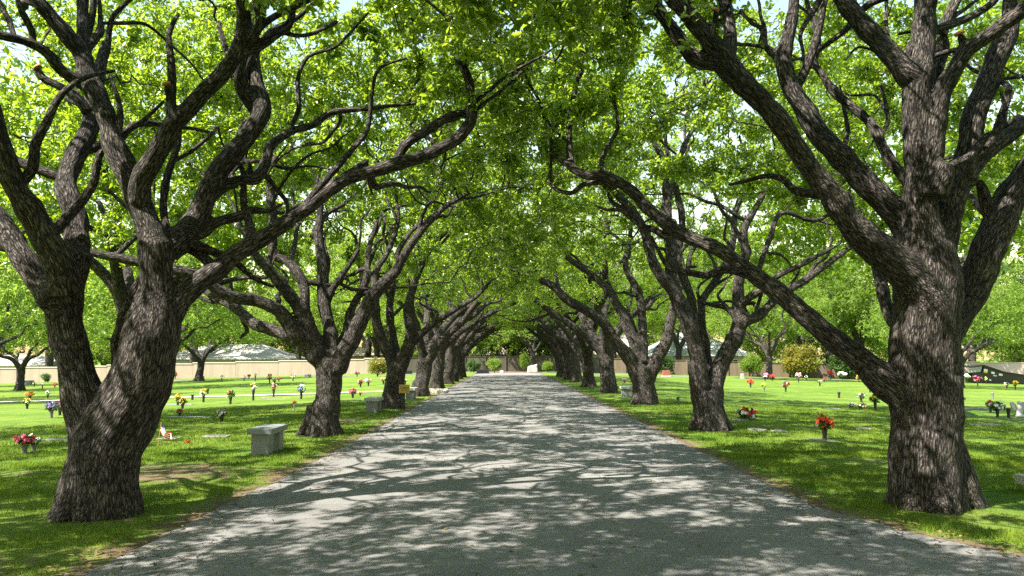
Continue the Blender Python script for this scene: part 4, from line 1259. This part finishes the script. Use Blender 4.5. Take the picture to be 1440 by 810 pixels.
# flat markers and edging strips lying in the grass
flat = [(1152, 620, 34, 'stone', 'grey stone marker with a bronze plaque under the big red bouquet'), (1065, 605, 22, 'stone', 'small flat stone in the grass right of the red and white wreath'),
        (1095, 607, 16, 'stone', 'flat stone marker left of the big red bouquet'), (1212, 603, 18, 'stone', 'thin flat marker in the grass beyond the big red bouquet'),
        (305, 614, 34, 'stone', 'flat marker on the lawn left of the nearest bench'), (268, 587, 60, 'stone', 'long pale strip of markers below the red bouquet'),
        (85, 619, 40, 'stone', 'long flat marker at the left foot of the big near oak'), (238, 617, 28, 'stone', 'flat stone beside the drooping flag'),
        (1385, 598, 36, 'stone', 'flat marker on the shaded lawn right of the near right oak'), (1372, 575, 30, 'stone', 'pale flat strip near the white and yellow bouquet'),
        (250, 569, 42, 'stone', 'flat stone under the yellow bouquets'), (385, 560, 34, 'stone', 'pale flat marker under the pink and orange bouquet'),
        (1040, 591, 20, 'stone', 'flat stone under the red and white wreath'), (1170, 575, 18, 'stone', 'flat marker left of the ground level red flowers')]
for px, py, wpx, kd, lb in flat:
    p, t = G(px, py)
    o = thing('grave_marker', p, lb, 'grave marker', 'flat grave markers')
    bm = bmesh.new(); box(bm, (0, 0, .0), (wpx * t, .36, .05)); bm_obj('slab', bm, o, M_MARKER, False, .006)
    if wpx < 40:
        bm = bmesh.new(); box(bm, (0, 0, .028), (wpx * t * .7, .24, .016)); bm_obj('plaque', bm, o, M_BRONZE, False, .003)

p, t = G(615, 553)
o = thing('planting_bed', p, 'low bed with stone edging at the roadside below the left oaks', 'flower bed')
bm = bmesh.new(); box(bm, (-.2, .4, .04), (.9, 2.0, .07)); bm_obj('soil', bm, o, M_SOIL)
bm = bmesh.new()
for c, s in (((-.2, -.68, .07), (1.2, .16, .16)), ((-.2, 1.48, .07), (1.2, .16, .16)), ((.34, .4, .065), (.13, 1.98, .15)), ((-.74, .4, .065), (.13, 1.98, .15))):
    box(bm, c, s)
bm_obj('edging', bm, o, M_CONC, False, .015)

# ------------------------------------------------------------------ bouquets
rngf = random.Random(12)
def bouquet(px, pb, pt, wpx, cols, label, vase='dark', low=False, blue=0, tall=None):
    """cols: (colour, height share 0..1 low..high, amount)"""
    p, t = G(px, pb)
    H = (pb - pt) * t * 1.0
    W = max(wpx * t, .14)
    o = thing('flower_vase' if not low else 'ground_bouquet', p, label, 'flowers', 'flowers on the graves', rngf.uniform(-.4, .4))
    near = t < 0.03
    fh = min(W * .95, H * .62) if not low else H
    vz = H - fh
    if not low:
        bm = bmesh.new()
        vh = max(vz + fh * .18, .10)
        rv_ = min(.065, W * .22)
        lathe(bm, [(rv_ * .8, -.03), (rv_ * .72, .02), (rv_ * .70, vh * .35), (rv_ * .95, vh * .85), (rv_ * 1.12, vh), (rv_ * .9, vh), (rv_ * .6, vh * .9)], n=12)
        bm_obj('vase', bm, o, M_VASE_D if vase == 'dark' else M_VASE_G, True)
    # greenery
    n = 90 if near else 40
    rg = np.random.default_rng(int(px * 7 + pb))
    C = dome((0, 0, vz + fh * .45), (W * .46, W * .36, fh * .48), n, rg, .1, -.9)
    Vv, Fl = leaves_geom(C, W * .30, rg, False, .3)
    gm = np_mesh('greenery', Vv, [Fl]); link('greenery', gm, o, [GREENS])
    # blossoms, one mesh per colour
    nb = 34 if near else 18
    br = W * (.105 if near else .13)
    tot = sum(c[2] for c in cols)
    for cname, hs, am in cols:
        bm = bmesh.new()
        for k in range(max(3, int(nb * am / tot))):
            u = rngf.uniform(0, 2 * PI); q = math.sqrt(rngf.uniform(0, 1))
            zz = vz + fh * min(.97, max(.12, hs + rngf.gauss(0, .17)))
            sp = math.sqrt(max(.12, 1 - ((zz - vz - fh * .5) / (fh * .56)) ** 2))
            c = Vector((math.cos(u) * q * W * .46 * sp, math.sin(u) * q * W * .38 * sp, zz))
            r_ = br * rngf.uniform(.7, 1.25)
            nrm = Vector((c.x * 1.2, c.y * 1.2 - .15 * W, (zz - vz - fh * .3))).normalized()
            rot = nrm.to_track_quat('Z', 'Y').to_matrix()
            if near:
                for ring, (m_, rad, tilt, up_) in enumerate(((7, 1.0, .25, 0), (5, .68, .65, .18), (3, .36, 1.0, .3))):
                    for q_ in range(m_):
                        an = q_ * 2 * PI / m_ + ring * .5 + rngf.uniform(-.15, .15)
                        d = Vector((math.cos(an), math.sin(an), 0)); s_ = Vector((-math.sin(an), math.cos(an), 0))
                        z_ = Vector((0, 0, 1))
                        o0 = z_ * up_ * r_
                        p1 = o0 + d * r_ * rad * .55 + s_ * r_ * rad * .42 + z_ * r_ * tilt * .35
                        p2 = o0 + d * r_ * rad + z_ * r_ * tilt * .6
                        p3 = o0 + d * r_ * rad * .55 - s_ * r_ * rad * .42 + z_ * r_ * tilt * .35
                        bm.faces.new([bm.verts.new(c + rot @ x) for x in (o0, p3, p2, p1)])
            else:
                rr_ = bmesh.ops.create_icosphere(bm, subdivisions=1, radius=r_)
                for v in rr_['verts']:
                    v.co = c + rot @ Vector((v.co.x * rngf.uniform(.75, 1.2), v.co.y * rngf.uniform(.75, 1.2), v.co.z * rngf.uniform(.5, .95)))
        bm_obj('blossoms', bm, o, fl(cname))
    return o

B = bouquet
# left lawn
B(34, 637, 610, 30, [('hot', .55, 3), ('pink', .5, 2)], 'hot pink bouquet in a grey vase left of the big near oak', 'grey')
B(47, 634, 613, 20, [('silver', .55, 3), ('white', .6, 1)], 'silvery spray standing against the hot pink bouquet', 'grey')
B(72, 588, 564, 22, [('purple', .6, 3)], 'purple bouquet left of the near oak trunk', 'grey')
B(84, 584, 564, 18, [('magenta', .75, 2), ('pink', .5, 2), ('white', .4, 1)], 'magenta and white bouquet peeping from behind the purple one')
B(38, 575, 560, 11, [('white', .5, 2), ('yellow', .7, 2), ('green', .4, 1)], 'white and yellow flowers in a dark vase before the orange bouquet')
B(42, 562, 551, 13, [('orange', .6, 4), ('brown', .3, 1)], 'bright orange bouquet behind the white and yellow vase')
B(67, 560, 549, 7, [('white', .6, 3)], 'small white flowers in a dark vase just left of the near oak')
B(33, 549, 544, 6, [('red', .5, 3), ('maroon', .4, 1)], 'tiny dark red bouquet in the sun at the far left')
B(29, 544, 535, 8, [('red', .7, 3), ('scarlet', .6, 1)], 'red bouquet left of the dark stone urn by the beige wall')
B(23.5, 542, 536, 4, [('purple', .5, 2)], 'small dark bouquet touching the red one by the beige wall')
B(77, 545, 538, 8, [('red', .6, 3), ('scarlet', .5, 2)], 'red bouquet peeping out at the left of the near oak trunk')
B(48, 544, 537, 6, [('white', .5, 2), ('brown', .8, 2)], 'white and brown bouquet before the forked lawn tree')
B(59.5, 547, 539, 4, [('white', .6, 2), ('pink', .3, 2)], 'pale pink bouquet below the green sapling')
B(250, 570, 554, 12, [('orange', .7, 2), ('yellow', .5, 3)], 'orange and yellow bouquet, rear one of the yellow pair')
B(256.5, 575, 559, 13, [('yellow', .6, 4)], 'yellow bouquet, front one of the yellow pair')
B(252.5, 586, 574, 10, [('red', .6, 4)], 'red bouquet below the two yellow ones')
B(286, 566, 547, 11, [('orange', .9, 1), ('yellow', .7, 2), ('white', .4, 3)], 'yellow topped white bouquet in the sunny left lawn')
B(311, 594, 576, 16, [('lavender', .6, 3), ('white', .6, 2)], 'lavender white bouquet in a dark vase in the shade band', )
B(324, 568, 548, 14, [('green', .85, 2), ('red', .4, 2), ('white', .4, 2), ('yellow', .85, 1)], 'red and white bouquet with a green plume')
B(356, 563, 539, 11, [('yellow', .85, 2), ('brown', .8, 1), ('white', .4, 3)], 'yellow over white tall bouquet')
B(384.7, 558, 539, 10, [('white', .8, 1), ('pink', .65, 3), ('orange', .3, 1)], 'white and pink bouquet with orange rim')
B(423.5, 561, 541, 12, [('white', .85, 2), ('blue', .4, 4)], 'white over blue bouquet left of the second left oak')
B(414, 577, 563, 7, [('red', .7, 4)], 'single red bouquet near the foot of the second left oak', 'grey')
B(237, 541, 531, 6, [('yellow', .7, 3)], 'tiny yellow bouquet behind the right side of the near oak')
B(241, 538, 530, 6, [('maroon', .6, 2), ('purple', .5, 1)], 'dark plum bouquet beside the tiny yellow one')
B(246.5, 533, 524, 7, [('red', .6, 2), ('orange', .5, 1)], 'red orange bouquet before the beige wall, left of the thin trunk')
B(312, 537, 527, 6, [('purple', .8, 2), ('white', .3, 2), ('orange', .5, 1)], 'purple and white bouquet near the beige wall')
B(343, 536, 528, 7, [('pink', .6, 2), ('white', .5, 1), ('green', .3, 1)], 'pale pink bouquet right of the purple and white one by the wall')
B(350, 533, 526, 6, [('red', .6, 3)], 'small red bouquet in the far row by the wall')
B(359, 536, 524, 6, [('blue', .8, 3), ('yellow', .3, 2)], 'blue over yellow bouquet in the far row')
B(379, 539, 526, 9, [('brown', .85, 2), ('orange', .5, 2), ('white', .4, 1)], 'rust brown and orange bouquet in the far row')
B(386, 541, 531, 8, [('yellow', .6, 2), ('white', .7, 1)], 'yellow bouquet with white, right of the rust brown one')
B(392, 537, 530, 7, [('hot', .6, 3)], 'hot pink bouquet in the far row near the blue one')
B(412, 536, 526, 8, [('maroon', .7, 1), ('white', .4, 2), ('yellow', .3, 1)], 'white and maroon bouquet left of the second left oak near the wall')
B(496, 560, 546, 13, [('magenta', .6, 3), ('pink', .6, 2), ('purple', .5, 1)], 'magenta bouquet behind the pale grey bench')
B(506.5, 557, 550, 6, [('orange', .6, 2), ('yellow', .6, 1)], 'tiny orange bouquet right of the magenta one')
B(507, 545, 533, 10, [('red', .6, 2), ('pink', .7, 2)], 'red and pink bouquet in front of the white one')
B(518, 543, 532, 11, [('white', .6, 3), ('pink', .5, 1)], 'white bouquet right of the red and pink one')
B(502, 530, 522, 8, [('maroon', .6, 2), ('pink', .7, 1)], 'dark pink bouquet close to the wall, left of the yellow bush')
B(539, 541, 530, 8, [('orange', .6, 3), ('cream', .5, 1)], 'orange bouquet touching the third left oak')
B(568, 532, 523, 6, [('red', .6, 3)], 'red bouquet between the third and fourth left oaks')
B(570, 540, 532, 6, [('white', .5, 1), ('orange', .6, 2)], 'orange and white bouquet above the tan sign')
B(600, 533, 524, 6, [('red', .6, 3)], 'red bouquet right of the fourth left oak')
B(262.7, 623, 619, 5, [('red', .5, 3)], 'small red flower lying on the shaded grass near the flag', low=True)
# right lawn
B(1160, 618, 584, 29, [('scarlet', .6, 5), ('red', .5, 3)], 'big red orange bouquet in a dark vase, nearest on the right lawn')
B(1050, 590, 573, 30, [('red', .6, 3), ('white', .45, 2), ('maroon', .5, 2), ('silver', .5, 1)], 'red and white wreath on the ground right of the second right oak', low=True)
B(1000, 537, 526, 10, [('orange', .6, 3), ('scarlet', .6, 2)], 'orange bouquet seen through the fork of the second right oak')
B(1055.6, 545, 533, 11, [('red', .65, 4)], 'flat topped red bouquet on the right lawn')
B(1074.5, 551, 539, 8, [('yellow', .7, 2), ('green', .5, 2)], 'yellow green bouquet in a pale vase', 'grey')
B(1076, 536, 525, 10, [('pink', .7, 3), ('white', .4, 1)], 'pink bouquet left of a small red one by the brown fence')
B(1086, 536, 527, 8, [('red', .65, 3)], 'small red bouquet by the brown fence')
B(1105, 551, 536, 12, [('maroon', .6, 2), ('purple', .6, 1), ('white', .5, 1), ('red', .6, 1)], 'dark red and purple bouquet on the right lawn')
B(1123, 538, 525, 11, [('pink', .6, 3), ('white', .75, 2)], 'pink and white bouquet in a dark vase near the golden bush')
B(1134, 535, 528, 6, [('white', .6, 3)], 'small white bouquet below the golden bush')
B(1153, 543, 534, 8, [('green', .7, 1), ('orange', .3, 1), ('white', .5, 1)], 'small orange and white bouquet in the bright lawn')
B(1159, 537, 532, 5, [('hot', .6, 2)], 'tiny hot pink bouquet in the bright lawn')
B(1168, 535, 520, 10, [('hot', .7, 2), ('red', .6, 2), ('pink', .6, 1)], 'tall pink red bouquet in front of the dark bush', 'grey')
B(1185, 534, 523, 14, [('white', .6, 4)], 'broad white bouquet left of the long near limb')
B(1208, 538, 526, 11, [('orange', .75, 2), ('yellow', .5, 1), ('brown', .3, 1)], 'orange bouquet under the low limb of the near right oak')
B(1223.5, 552, 539, 10, [('pink', .7, 2), ('white', .5, 2), ('red', .35, 1)], 'pink and white bouquet beside the trunk of the near right oak')
B(1211, 565, 552, 12, [('brown', .6, 2), ('silver', .5, 2), ('maroon', .6, 1)], 'faded brown and grey bouquet behind the ground level red flowers')
B(1212, 576, 565, 13, [('scarlet', .6, 3), ('white', .4, 2)], 'red and white flowers set at ground level', low=True)
B(1198, 575, 565, 9, [('silver', .5, 2), ('purple', .6, 1)], 'dark leaved silver flowers left of the ground level red ones', low=True)
B(1231, 576, 553, 17, [('yellow', .65, 1), ('orange', .6, 1), ('maroon', .5, 1), ('green', .6, 2)], 'autumn coloured bouquet touching the near right oak')
B(1360.5, 539, 526, 10, [('white', .65, 4)], 'white bouquet left of the pink one before the black structure')
B(1375, 543, 529, 15, [('hot', .5, 2), ('pink', .65, 3)], 'flat pink bouquet before the black structure')
B(1428, 548, 535, 11, [('yellow', .7, 3), ('orange', .5, 1)], 'yellow bouquet near the right edge')
B(1416, 546, 537, 7, [('white', .6, 2), ('orange', .3, 1)], 'white and orange flowers left of the yellow bouquet')
B(1415, 538, 529, 9, [('scarlet', .7, 3), ('pink', .4, 1)], 'red bouquet under the black structure')
B(1387, 540, 530, 6, [('yellow', .7, 2), ('cream', .5, 1)], 'cream yellow bouquet under the black structure')
B(1403, 587, 564, 24, [('white', .5, 4), ('yellow', .5, 1)], 'white bouquet with yellow centres on the right lawn')
B(1393, 580, 563, 13, [('maroon', .7, 2), ('red', .7, 2)], 'dark red bouquet touching the white one with yellow centres')
B(1354, 572, 556, 9, [('silver', .7, 2), ('purple', .5, 1)], 'dark bluish bouquet behind the near right oak trunk')
B(878, 539, 532, 6, [('purple', .6, 2), ('magenta', .6, 1)], 'purple bouquet left of the third right oak')

def empty_vase(px, pb, pt, label, grey=False):
    p, t = G(px, pb)
    H = (pb - pt) * t
    bm = bmesh.new()
    lathe(bm, [(.06, -.03), (.052, .03), (.05, H * .4), (.068, H * .85), (.085, H), (.066, H), (.045, H * .86), (.04, H * .5)], n=14)
    o = bm_obj('flower_vase', bm, None, M_VASE_G if grey else M_VASE_D, True)
    o.location = p
    tag(o, label, 'vase', 'empty grave vases')
empty_vase(270.5, 562, 555, 'empty black vase left of the yellow topped white bouquet')
empty_vase(292, 554, 547, 'empty dark vase just behind the yellow topped white bouquet')
empty_vase(1180, 560, 551, 'empty black vase in the middle of the right lawn')
empty_vase(1396, 561, 552, 'empty grey vase above the white bouquet with yellow centres', True)
empty_vase(1418.5, 587, 574, 'empty dark vase right of the white bouquet with yellow centres')
empty_vase(953.5, 566, 558, 'empty dark vase between the second and third right oaks', True)

# little winged stone figure
p, t = G(1434, 586)
o = thing('stone_angel', p, 'small pale stone figure with wings near the right edge', 'statue')
H = 23 * t
bm = bmesh.new(); lathe(bm, [(.12, -.02), (.12, H * .1), (.085, H * .12), (.10, H * .3), (.075, H * .5), (.085, H * .62), (.03, H * .72), (.03, H * .75)], n=14); bm_obj('body', bm, o, M_GRANITE_L, True)
bm = bmesh.new(); bmesh.ops.create_icosphere(bm, subdivisions=2, radius=H * .115, matrix=Matrix.Translation((0, 0, H * .86))); bm_obj('head', bm, o, M_GRANITE_L, True)
for s in (-1, 1):
    bm = bmesh.new()
    prof = [(.03, .42), (.12, .38), (.24, .60), (.27, .86), (.17, .90), (.06, .72)]
    f0 = [bm.verts.new((s * x, .07, H * z)) for x, z in prof]
    f1 = [bm.verts.new((s * x, .10, H * z)) for x, z in prof]
    bm.faces.new(f0); bm.faces.new(list(reversed(f1)))
    for k in range(6):
        bm.faces.new((f0[k], f0[(k + 1) % 6], f1[(k + 1) % 6], f1[k]))
    bm_obj('wing', bm, o, M_GRANITE_L)

# flags
def flag(px0, py0, px1, py1, tip, label):
    p, t = G(px0, py0)
    q, _ = P(px1, py1, p[1])
    o = thing('small_flag', p, label, 'flag', 'small flags on the graves')
    bm = bmesh.new()
    V_, Q_, tri, *_ = tube(np.array([[0, 0, -.03], (q - p) * .5, q - p]), np.array([.007, .006, .005]), 6, 0)
    vs_ = [bm.verts.new(v) for v in V_]
    for f in Q_: bm.faces.new([vs_[k] for k in f])
    for f in tri: bm.faces.new([vs_[k] for k in f])
    bm_obj('staff', bm, o, M_SIGN)
    top = Vector(q - p) * .98; low = Vector(q - p) * .62
    e, _ = P(tip[0], tip[1], p[1]); e = Vector(e - p)
    nU, nV = 9, 7
    for nm, sel, mt in (('canton', lambda u, v: u < .42 and v < .5, fl('blue')), ('red_stripes', lambda u, v: not (u < .42 and v < .5) and int(v * 7) % 2 == 0, fl('red')), ('white_stripes', lambda u, v: not (u < .42 and v < .5) and int(v * 7) % 2 == 1, fl('white'))):
        bm = bmesh.new()
        def pt(u, v):
            a = top.lerp(low, v); b = e + Vector((0, 0, (0.5 - v) * .13 - .02)) + Vector((.05 * v, 0, 0))
            x = a.lerp(b, u)
            return x + Vector((0, .03 * math.sin(u * 9 + v * 2), -.05 * math.sin(u * PI)))
        for iu in range(nU):
            for iv in range(nV):
                if sel((iu + .5) / nU, (iv + .5) / nV):
                    bm.faces.new([bm.verts.new(pt((iu + a) / nU, (iv + b) / nV)) for a, b in ((0, 0), (1, 0), (1, 1), (0, 1))])
        bmesh.ops.remove_doubles(bm, verts=bm.verts, dist=1e-4)
        bm_obj(nm, bm, o, mt)
flag(221.5, 628, 227, 594, (240, 612), 'small drooping flag on a leaning staff right of the near left oak')
flag(2, 561, 7, 549, (5, 558), 'tiny red white and blue flag at the left edge')

# urn-like dark stone, red monument, planter, boulder
def block(name, px, py, wpx, hpx, depth, mat, label, cat, top=None, capmat=None, rz=0.0):
    p, t = G(px, py)
    o = thing(name, p, label, cat, None, rz)
    W, H = wpx * t, hpx * t
    bm = bmesh.new(); box(bm, (0, 0, H * .56), (W * .86, depth * .8, H * .88)); bm_obj('body', bm, o, mat, False, min(.03, H * .06))
    bm = bmesh.new(); box(bm, (0, 0, H * .06), (W, depth, H * .16)); bm_obj('base', bm, o, capmat or mat, False, .01)
    return o
block('stone_monument', 937, 529.5, 12, 8.5, .5, M_RED, 'reddish stone monument before the fence between the right oaks', 'gravestone', None, M_CONC)
block('stone_monument', 41, 541, 11, 6, .8, M_VASE_G, 'low dark stone block beside the forked lawn tree', 'gravestone')
block('stone_monument', 282, 534, 9, 5, .8, M_BLACK, 'low dark block at the foot of the thin lawn tree', 'gravestone')
block('stone_monument', 433, 531, 9, 4.5, .7, M_VASE_G, 'low grey block left of the second left oak by the wall', 'gravestone')
block('planter_box', 679, 525.5, 20, 6, 1.2, M_BLACK, 'dark low planter box left of the road end', 'planter')
block('stone_monument', 1044, 532.5, 5, 7, .4, M_GRANITE_L, 'small white stone by the brown fence', 'gravestone')
block('stone_monument', 575, 526, 10, 5, .7, M_BLACK, 'dark low block in the distance between the left trunks', 'gravestone')
p, t = G(749, 524)
bm = bmesh.new()
bmesh.ops.create_cube(bm, size=1.0)
bmesh.ops.subdivide_edges(bm, edges=bm.edges[:], cuts=5, use_grid_fill=True)
for v in bm.verts:
    k = mnoise.noise(v.co * 2.1) * .10 + mnoise.noise(v.co * 5) * .04
    x, y, z = v.co
    slope = .72 + .28 * (x + .5) if z > 0 else 1
    v.co = Vector((x * 15 * t * (1 + k) * (1 - .18 * (z + .5)), y * .9 * (1 + k), (z + .45) * 12.5 * t * slope * (1 + k)))
o = bm_obj('boulder', bm, None, M_STONE, True); o.location = p
tag(o, 'pale boulder standing on the grass at the road end', 'rock')
p, t = G(706, 525)
bm = bmesh.new(); bmesh.ops.create_icosphere(bm, subdivisions=3, radius=.24)
for v in bm.verts: v.co *= 1 + .25 * mnoise.noise(v.co * 6); v.co.z = v.co.z * .8 + .12
o = bm_obj('boulder', bm, None, M_STONE, True); o.location = p
tag(o, 'small pale stone beside the round shrub at the road end', 'rock')

# ------------------------------------------------------------------ walls and fences
def wall(name, x0, x1, Y, h, thick, mat, capmat, label, cat='wall', cap=.12, seg=4.0, post=None):
    xm = (x0 + x1) / 2
    o = thing(name, (xm, Y, float(g(xm))), label, cat)
    zb = float(g(xm))
    bm = bmesh.new(); bc = bmesh.new()
    n_ = int(math.ceil((x1 - x0) / seg))
    for k in range(n_):
        a = x0 + (x1 - x0) * k / n_; b = x0 + (x1 - x0) * (k + 1) / n_
        z = float(g((a + b) / 2)) - zb
        box(bm, ((a + b) / 2 - xm, 0, z + h / 2 - .15), (b - a - .02, thick, h + .3))
        box(bc, ((a + b) / 2 - xm, 0, z + h + cap / 2), (b - a + .01 * (k % 2), thick + .12, cap))
    bm_obj('wall_face', bm, o, mat)
    bm_obj('coping', bc, o, capmat)
    if post:
        for k in range(n_ + 1):
            a = x0 + (x1 - x0) * k / n_
            bp = bmesh.new(); box(bp, (a - xm, -thick * .5 - .06, float(g(a)) - zb + h / 2), (.16, .12, h + .1)); bm_obj('post', bp, o, post)
    return o
wall('boundary_wall', -95, -12, 100, 1.75, .25, M_STONEWALL, M_CAP, 'long beige rendered wall behind the left lawn', 'wall', .1, 5.5)
wall('wooden_fence', -12, 12, 97, 1.75, .08, M_DARKFENCE, M_DARKFENCE, 'dark wooden fence across the far end of the road', 'fence', .05, 2.4, M_DARKFENCE)
wall('wooden_fence', 12.1, 52, 100, 1.7, .1, M_BROWNFENCE, M_BROWNFENCE, 'brown fence along the back of the right lawn', 'fence', .06, 2.6, M_BROWNFENCE)
wall('boundary_wall', 52.2, 110, 100, 2.4, .25, M_PINKWALL, M_PINKWALL, 'pale pink wall behind the black structure at the right', 'wall', .1, 6)

# black sloping structure before the pink wall
p, t = P(1402, 539.5, 94.0)
o = thing('sloping_shelter', p, 'long black structure with a sloping top and pale square panels before the pink wall', 'structure')
def pr(px, py, dy=0.0):
    q, _ = P(px, py, p[1] + dy)
    return Vector(q - p)
def prism(name, outline, dy0, dy1, mat):
    bm = bmesh.new()
    a = [bm.verts.new(pr(x, y) + Vector((0, dy0, 0))) for x, y in outline]
    b = [bm.verts.new(pr(x, y) + Vector((0, dy1, 0))) for x, y in outline]
    bm.faces.new(a); bm.faces.new(list(reversed(b)))
    n_ = len(a)
    for k in range(n_):
        bm.faces.new((a[k], a[(k + 1) % n_], b[(k + 1) % n_], b[k]))
    bm_obj(name, bm, o, mat)
prism('side', [(1384, 514), (1411, 523.5), (1442, 528), (1470, 530), (1470, 541), (1376, 541), (1367, 524.5), (1381, 524.5)], .0, 2.2, M_BLACK)
prism('roof', [(1365, 515.5), (1383, 513), (1412, 522.6), (1443, 527.2), (1472, 529.2), (1472, 530), (1443, 528.2), (1411, 524.2), (1382, 514.6), (1367, 516.6)], -.15, 2.4, M_BLACK)
prism('end_panel', [(1366.5, 516.6), (1381, 515.0), (1379, 523), (1366, 524)], -.02, .4, M_GRANITE_L)
for (x, y, w_, h_, c) in ((1386, 520.5, 5, 3.6, 'white'), (1396, 524, 4.6, 3, 'white'), (1407, 526.6, 5, 2.8, 'white'), (1385.5, 523.2, 5, 1.4, 'yellow'), (1399, 528, 5, 2, 'silver'), (1392, 534, 3, 2, 'white')):
    prism('panel', [(x - w_ / 2, y + h_ / 2), (x + w_ / 2, y + h_ / 2 + .6), (x + w_ / 2, y - h_ / 2 + .6), (x - w_ / 2, y - h_ / 2)], -.05, .06, fl(c))

# ------------------------------------------------------------------ houses behind the walls
def house(x, y, L, D, hw, hr, roofm, wallm, label, hip=False, rz=0.0, gable=False):
    o = thing('house', (x, y, float(g(x)) - .3), label, 'house', 'houses behind the walls', rz)
    bm = bmesh.new(); box(bm, (0, 0, hw / 2), (L, D, hw)); bm_obj('wall', bm, o, wallm)
    bm = bmesh.new()
    e = .5
    a = [bm.verts.new(v) for v in ((-L / 2 - e, -D / 2 - e, hw), (L / 2 + e, -D / 2 - e, hw), (L / 2 + e, D / 2 + e, hw), (-L / 2 - e, D / 2 + e, hw))]
    if gable:
        r0, r1 = bm.verts.new((0, -D / 2 - e, hw + hr)), bm.verts.new((0, D / 2 + e, hw + hr))
        bm.faces.new((a[0], a[1], r0)); bm.faces.new((a[2], a[3], r1)); bm.faces.new((a[1], a[2], r1, r0)); bm.faces.new((a[3], a[0], r0, r1))
    else:
        i_ = D / 2 if hip else -e
        i_ = min(i_, L / 2 - .5)
        r0, r1 = bm.verts.new((-L / 2 + (i_ if hip else -e), 0, hw + hr)), bm.verts.new((L / 2 - (i_ if hip else -e), 0, hw + hr))
        bm.faces.new((a[0], a[1], r1, r0)); bm.faces.new((a[2], a[3], r0, r1)); bm.faces.new((a[1], a[2], r1)); bm.faces.new((a[3], a[0], r0))
    bm.faces.new(list(reversed(a)))
    roof = bm_obj('roof', bm, o, roofm)
    bm = bmesh.new(); box(bm, (L * .22, D * .1, hw + hr * .75), (.7, .7, hr * .9)); bm_obj('chimney', bm, roof, M_HOUSE_B)
    bm = bmesh.new(); box(bm, (0, -D / 2 - e - .03, hw - .02), (L + 2 * e + .04, .06, .2)); bm_obj('fascia', bm, o, M_TRIM)
    nw = max(2, int(L / 4))
    for k in range(nw):
        xx = -L / 2 + L * (k + .5) / nw
        bm = bmesh.new(); box(bm, (xx, -D / 2 - .02, hw * .58), (1.3, .08, 1.2)); f = bm_obj('window', bm, o, M_TRIM)
        for s in (-1, 1):
            bm = bmesh.new(); box(bm, (xx + s * .3, -D / 2 - .065, hw * .58), (.52, .02, 1.04)); bm_obj('pane', bm, f, M_GLASS)
    return o
house(-40, 122, 18, 10, 2.7, 2.1, M_ROOF_P, M_HOUSE, 'house with a pale hipped roof behind the beige wall', True)
house(-74, 118, 22, 10, 2.7, 1.4, M_ROOF_P, M_TRIM, 'long low white house behind the beige wall at the far left')
house(-24, 126, 10, 9, 2.8, 1.6, M_ROOF_T, M_HOUSE_B, 'house with a tan roof behind the wall left of the road end', True)
house(-1.0, 116, 13, 8, 2.4, 1.0, M_ROOF_T, M_HOUSE, 'cream house behind the dark fence at the road end')
house(7.8, 109, 5, 7, 3.0, 1.8, M_ROOF_P, M_TRIM, 'white gabled house front behind the fence at the road end', gable=True)
house(-10.5, 117, 8, 7, 2.6, 1.6, M_ROOF_T, M_HOUSE_B, 'brick house behind the left end of the dark fence')
house(26, 116, 14, 11, 2.8, 3.2, M_ROOF_B, M_HOUSE, 'house with a large blue grey roof behind the right fence', True)
house(17, 120, 9, 9, 2.8, 2.8, M_ROOF_T, M_HOUSE, 'house with a tan roof left of the blue grey roof', True)
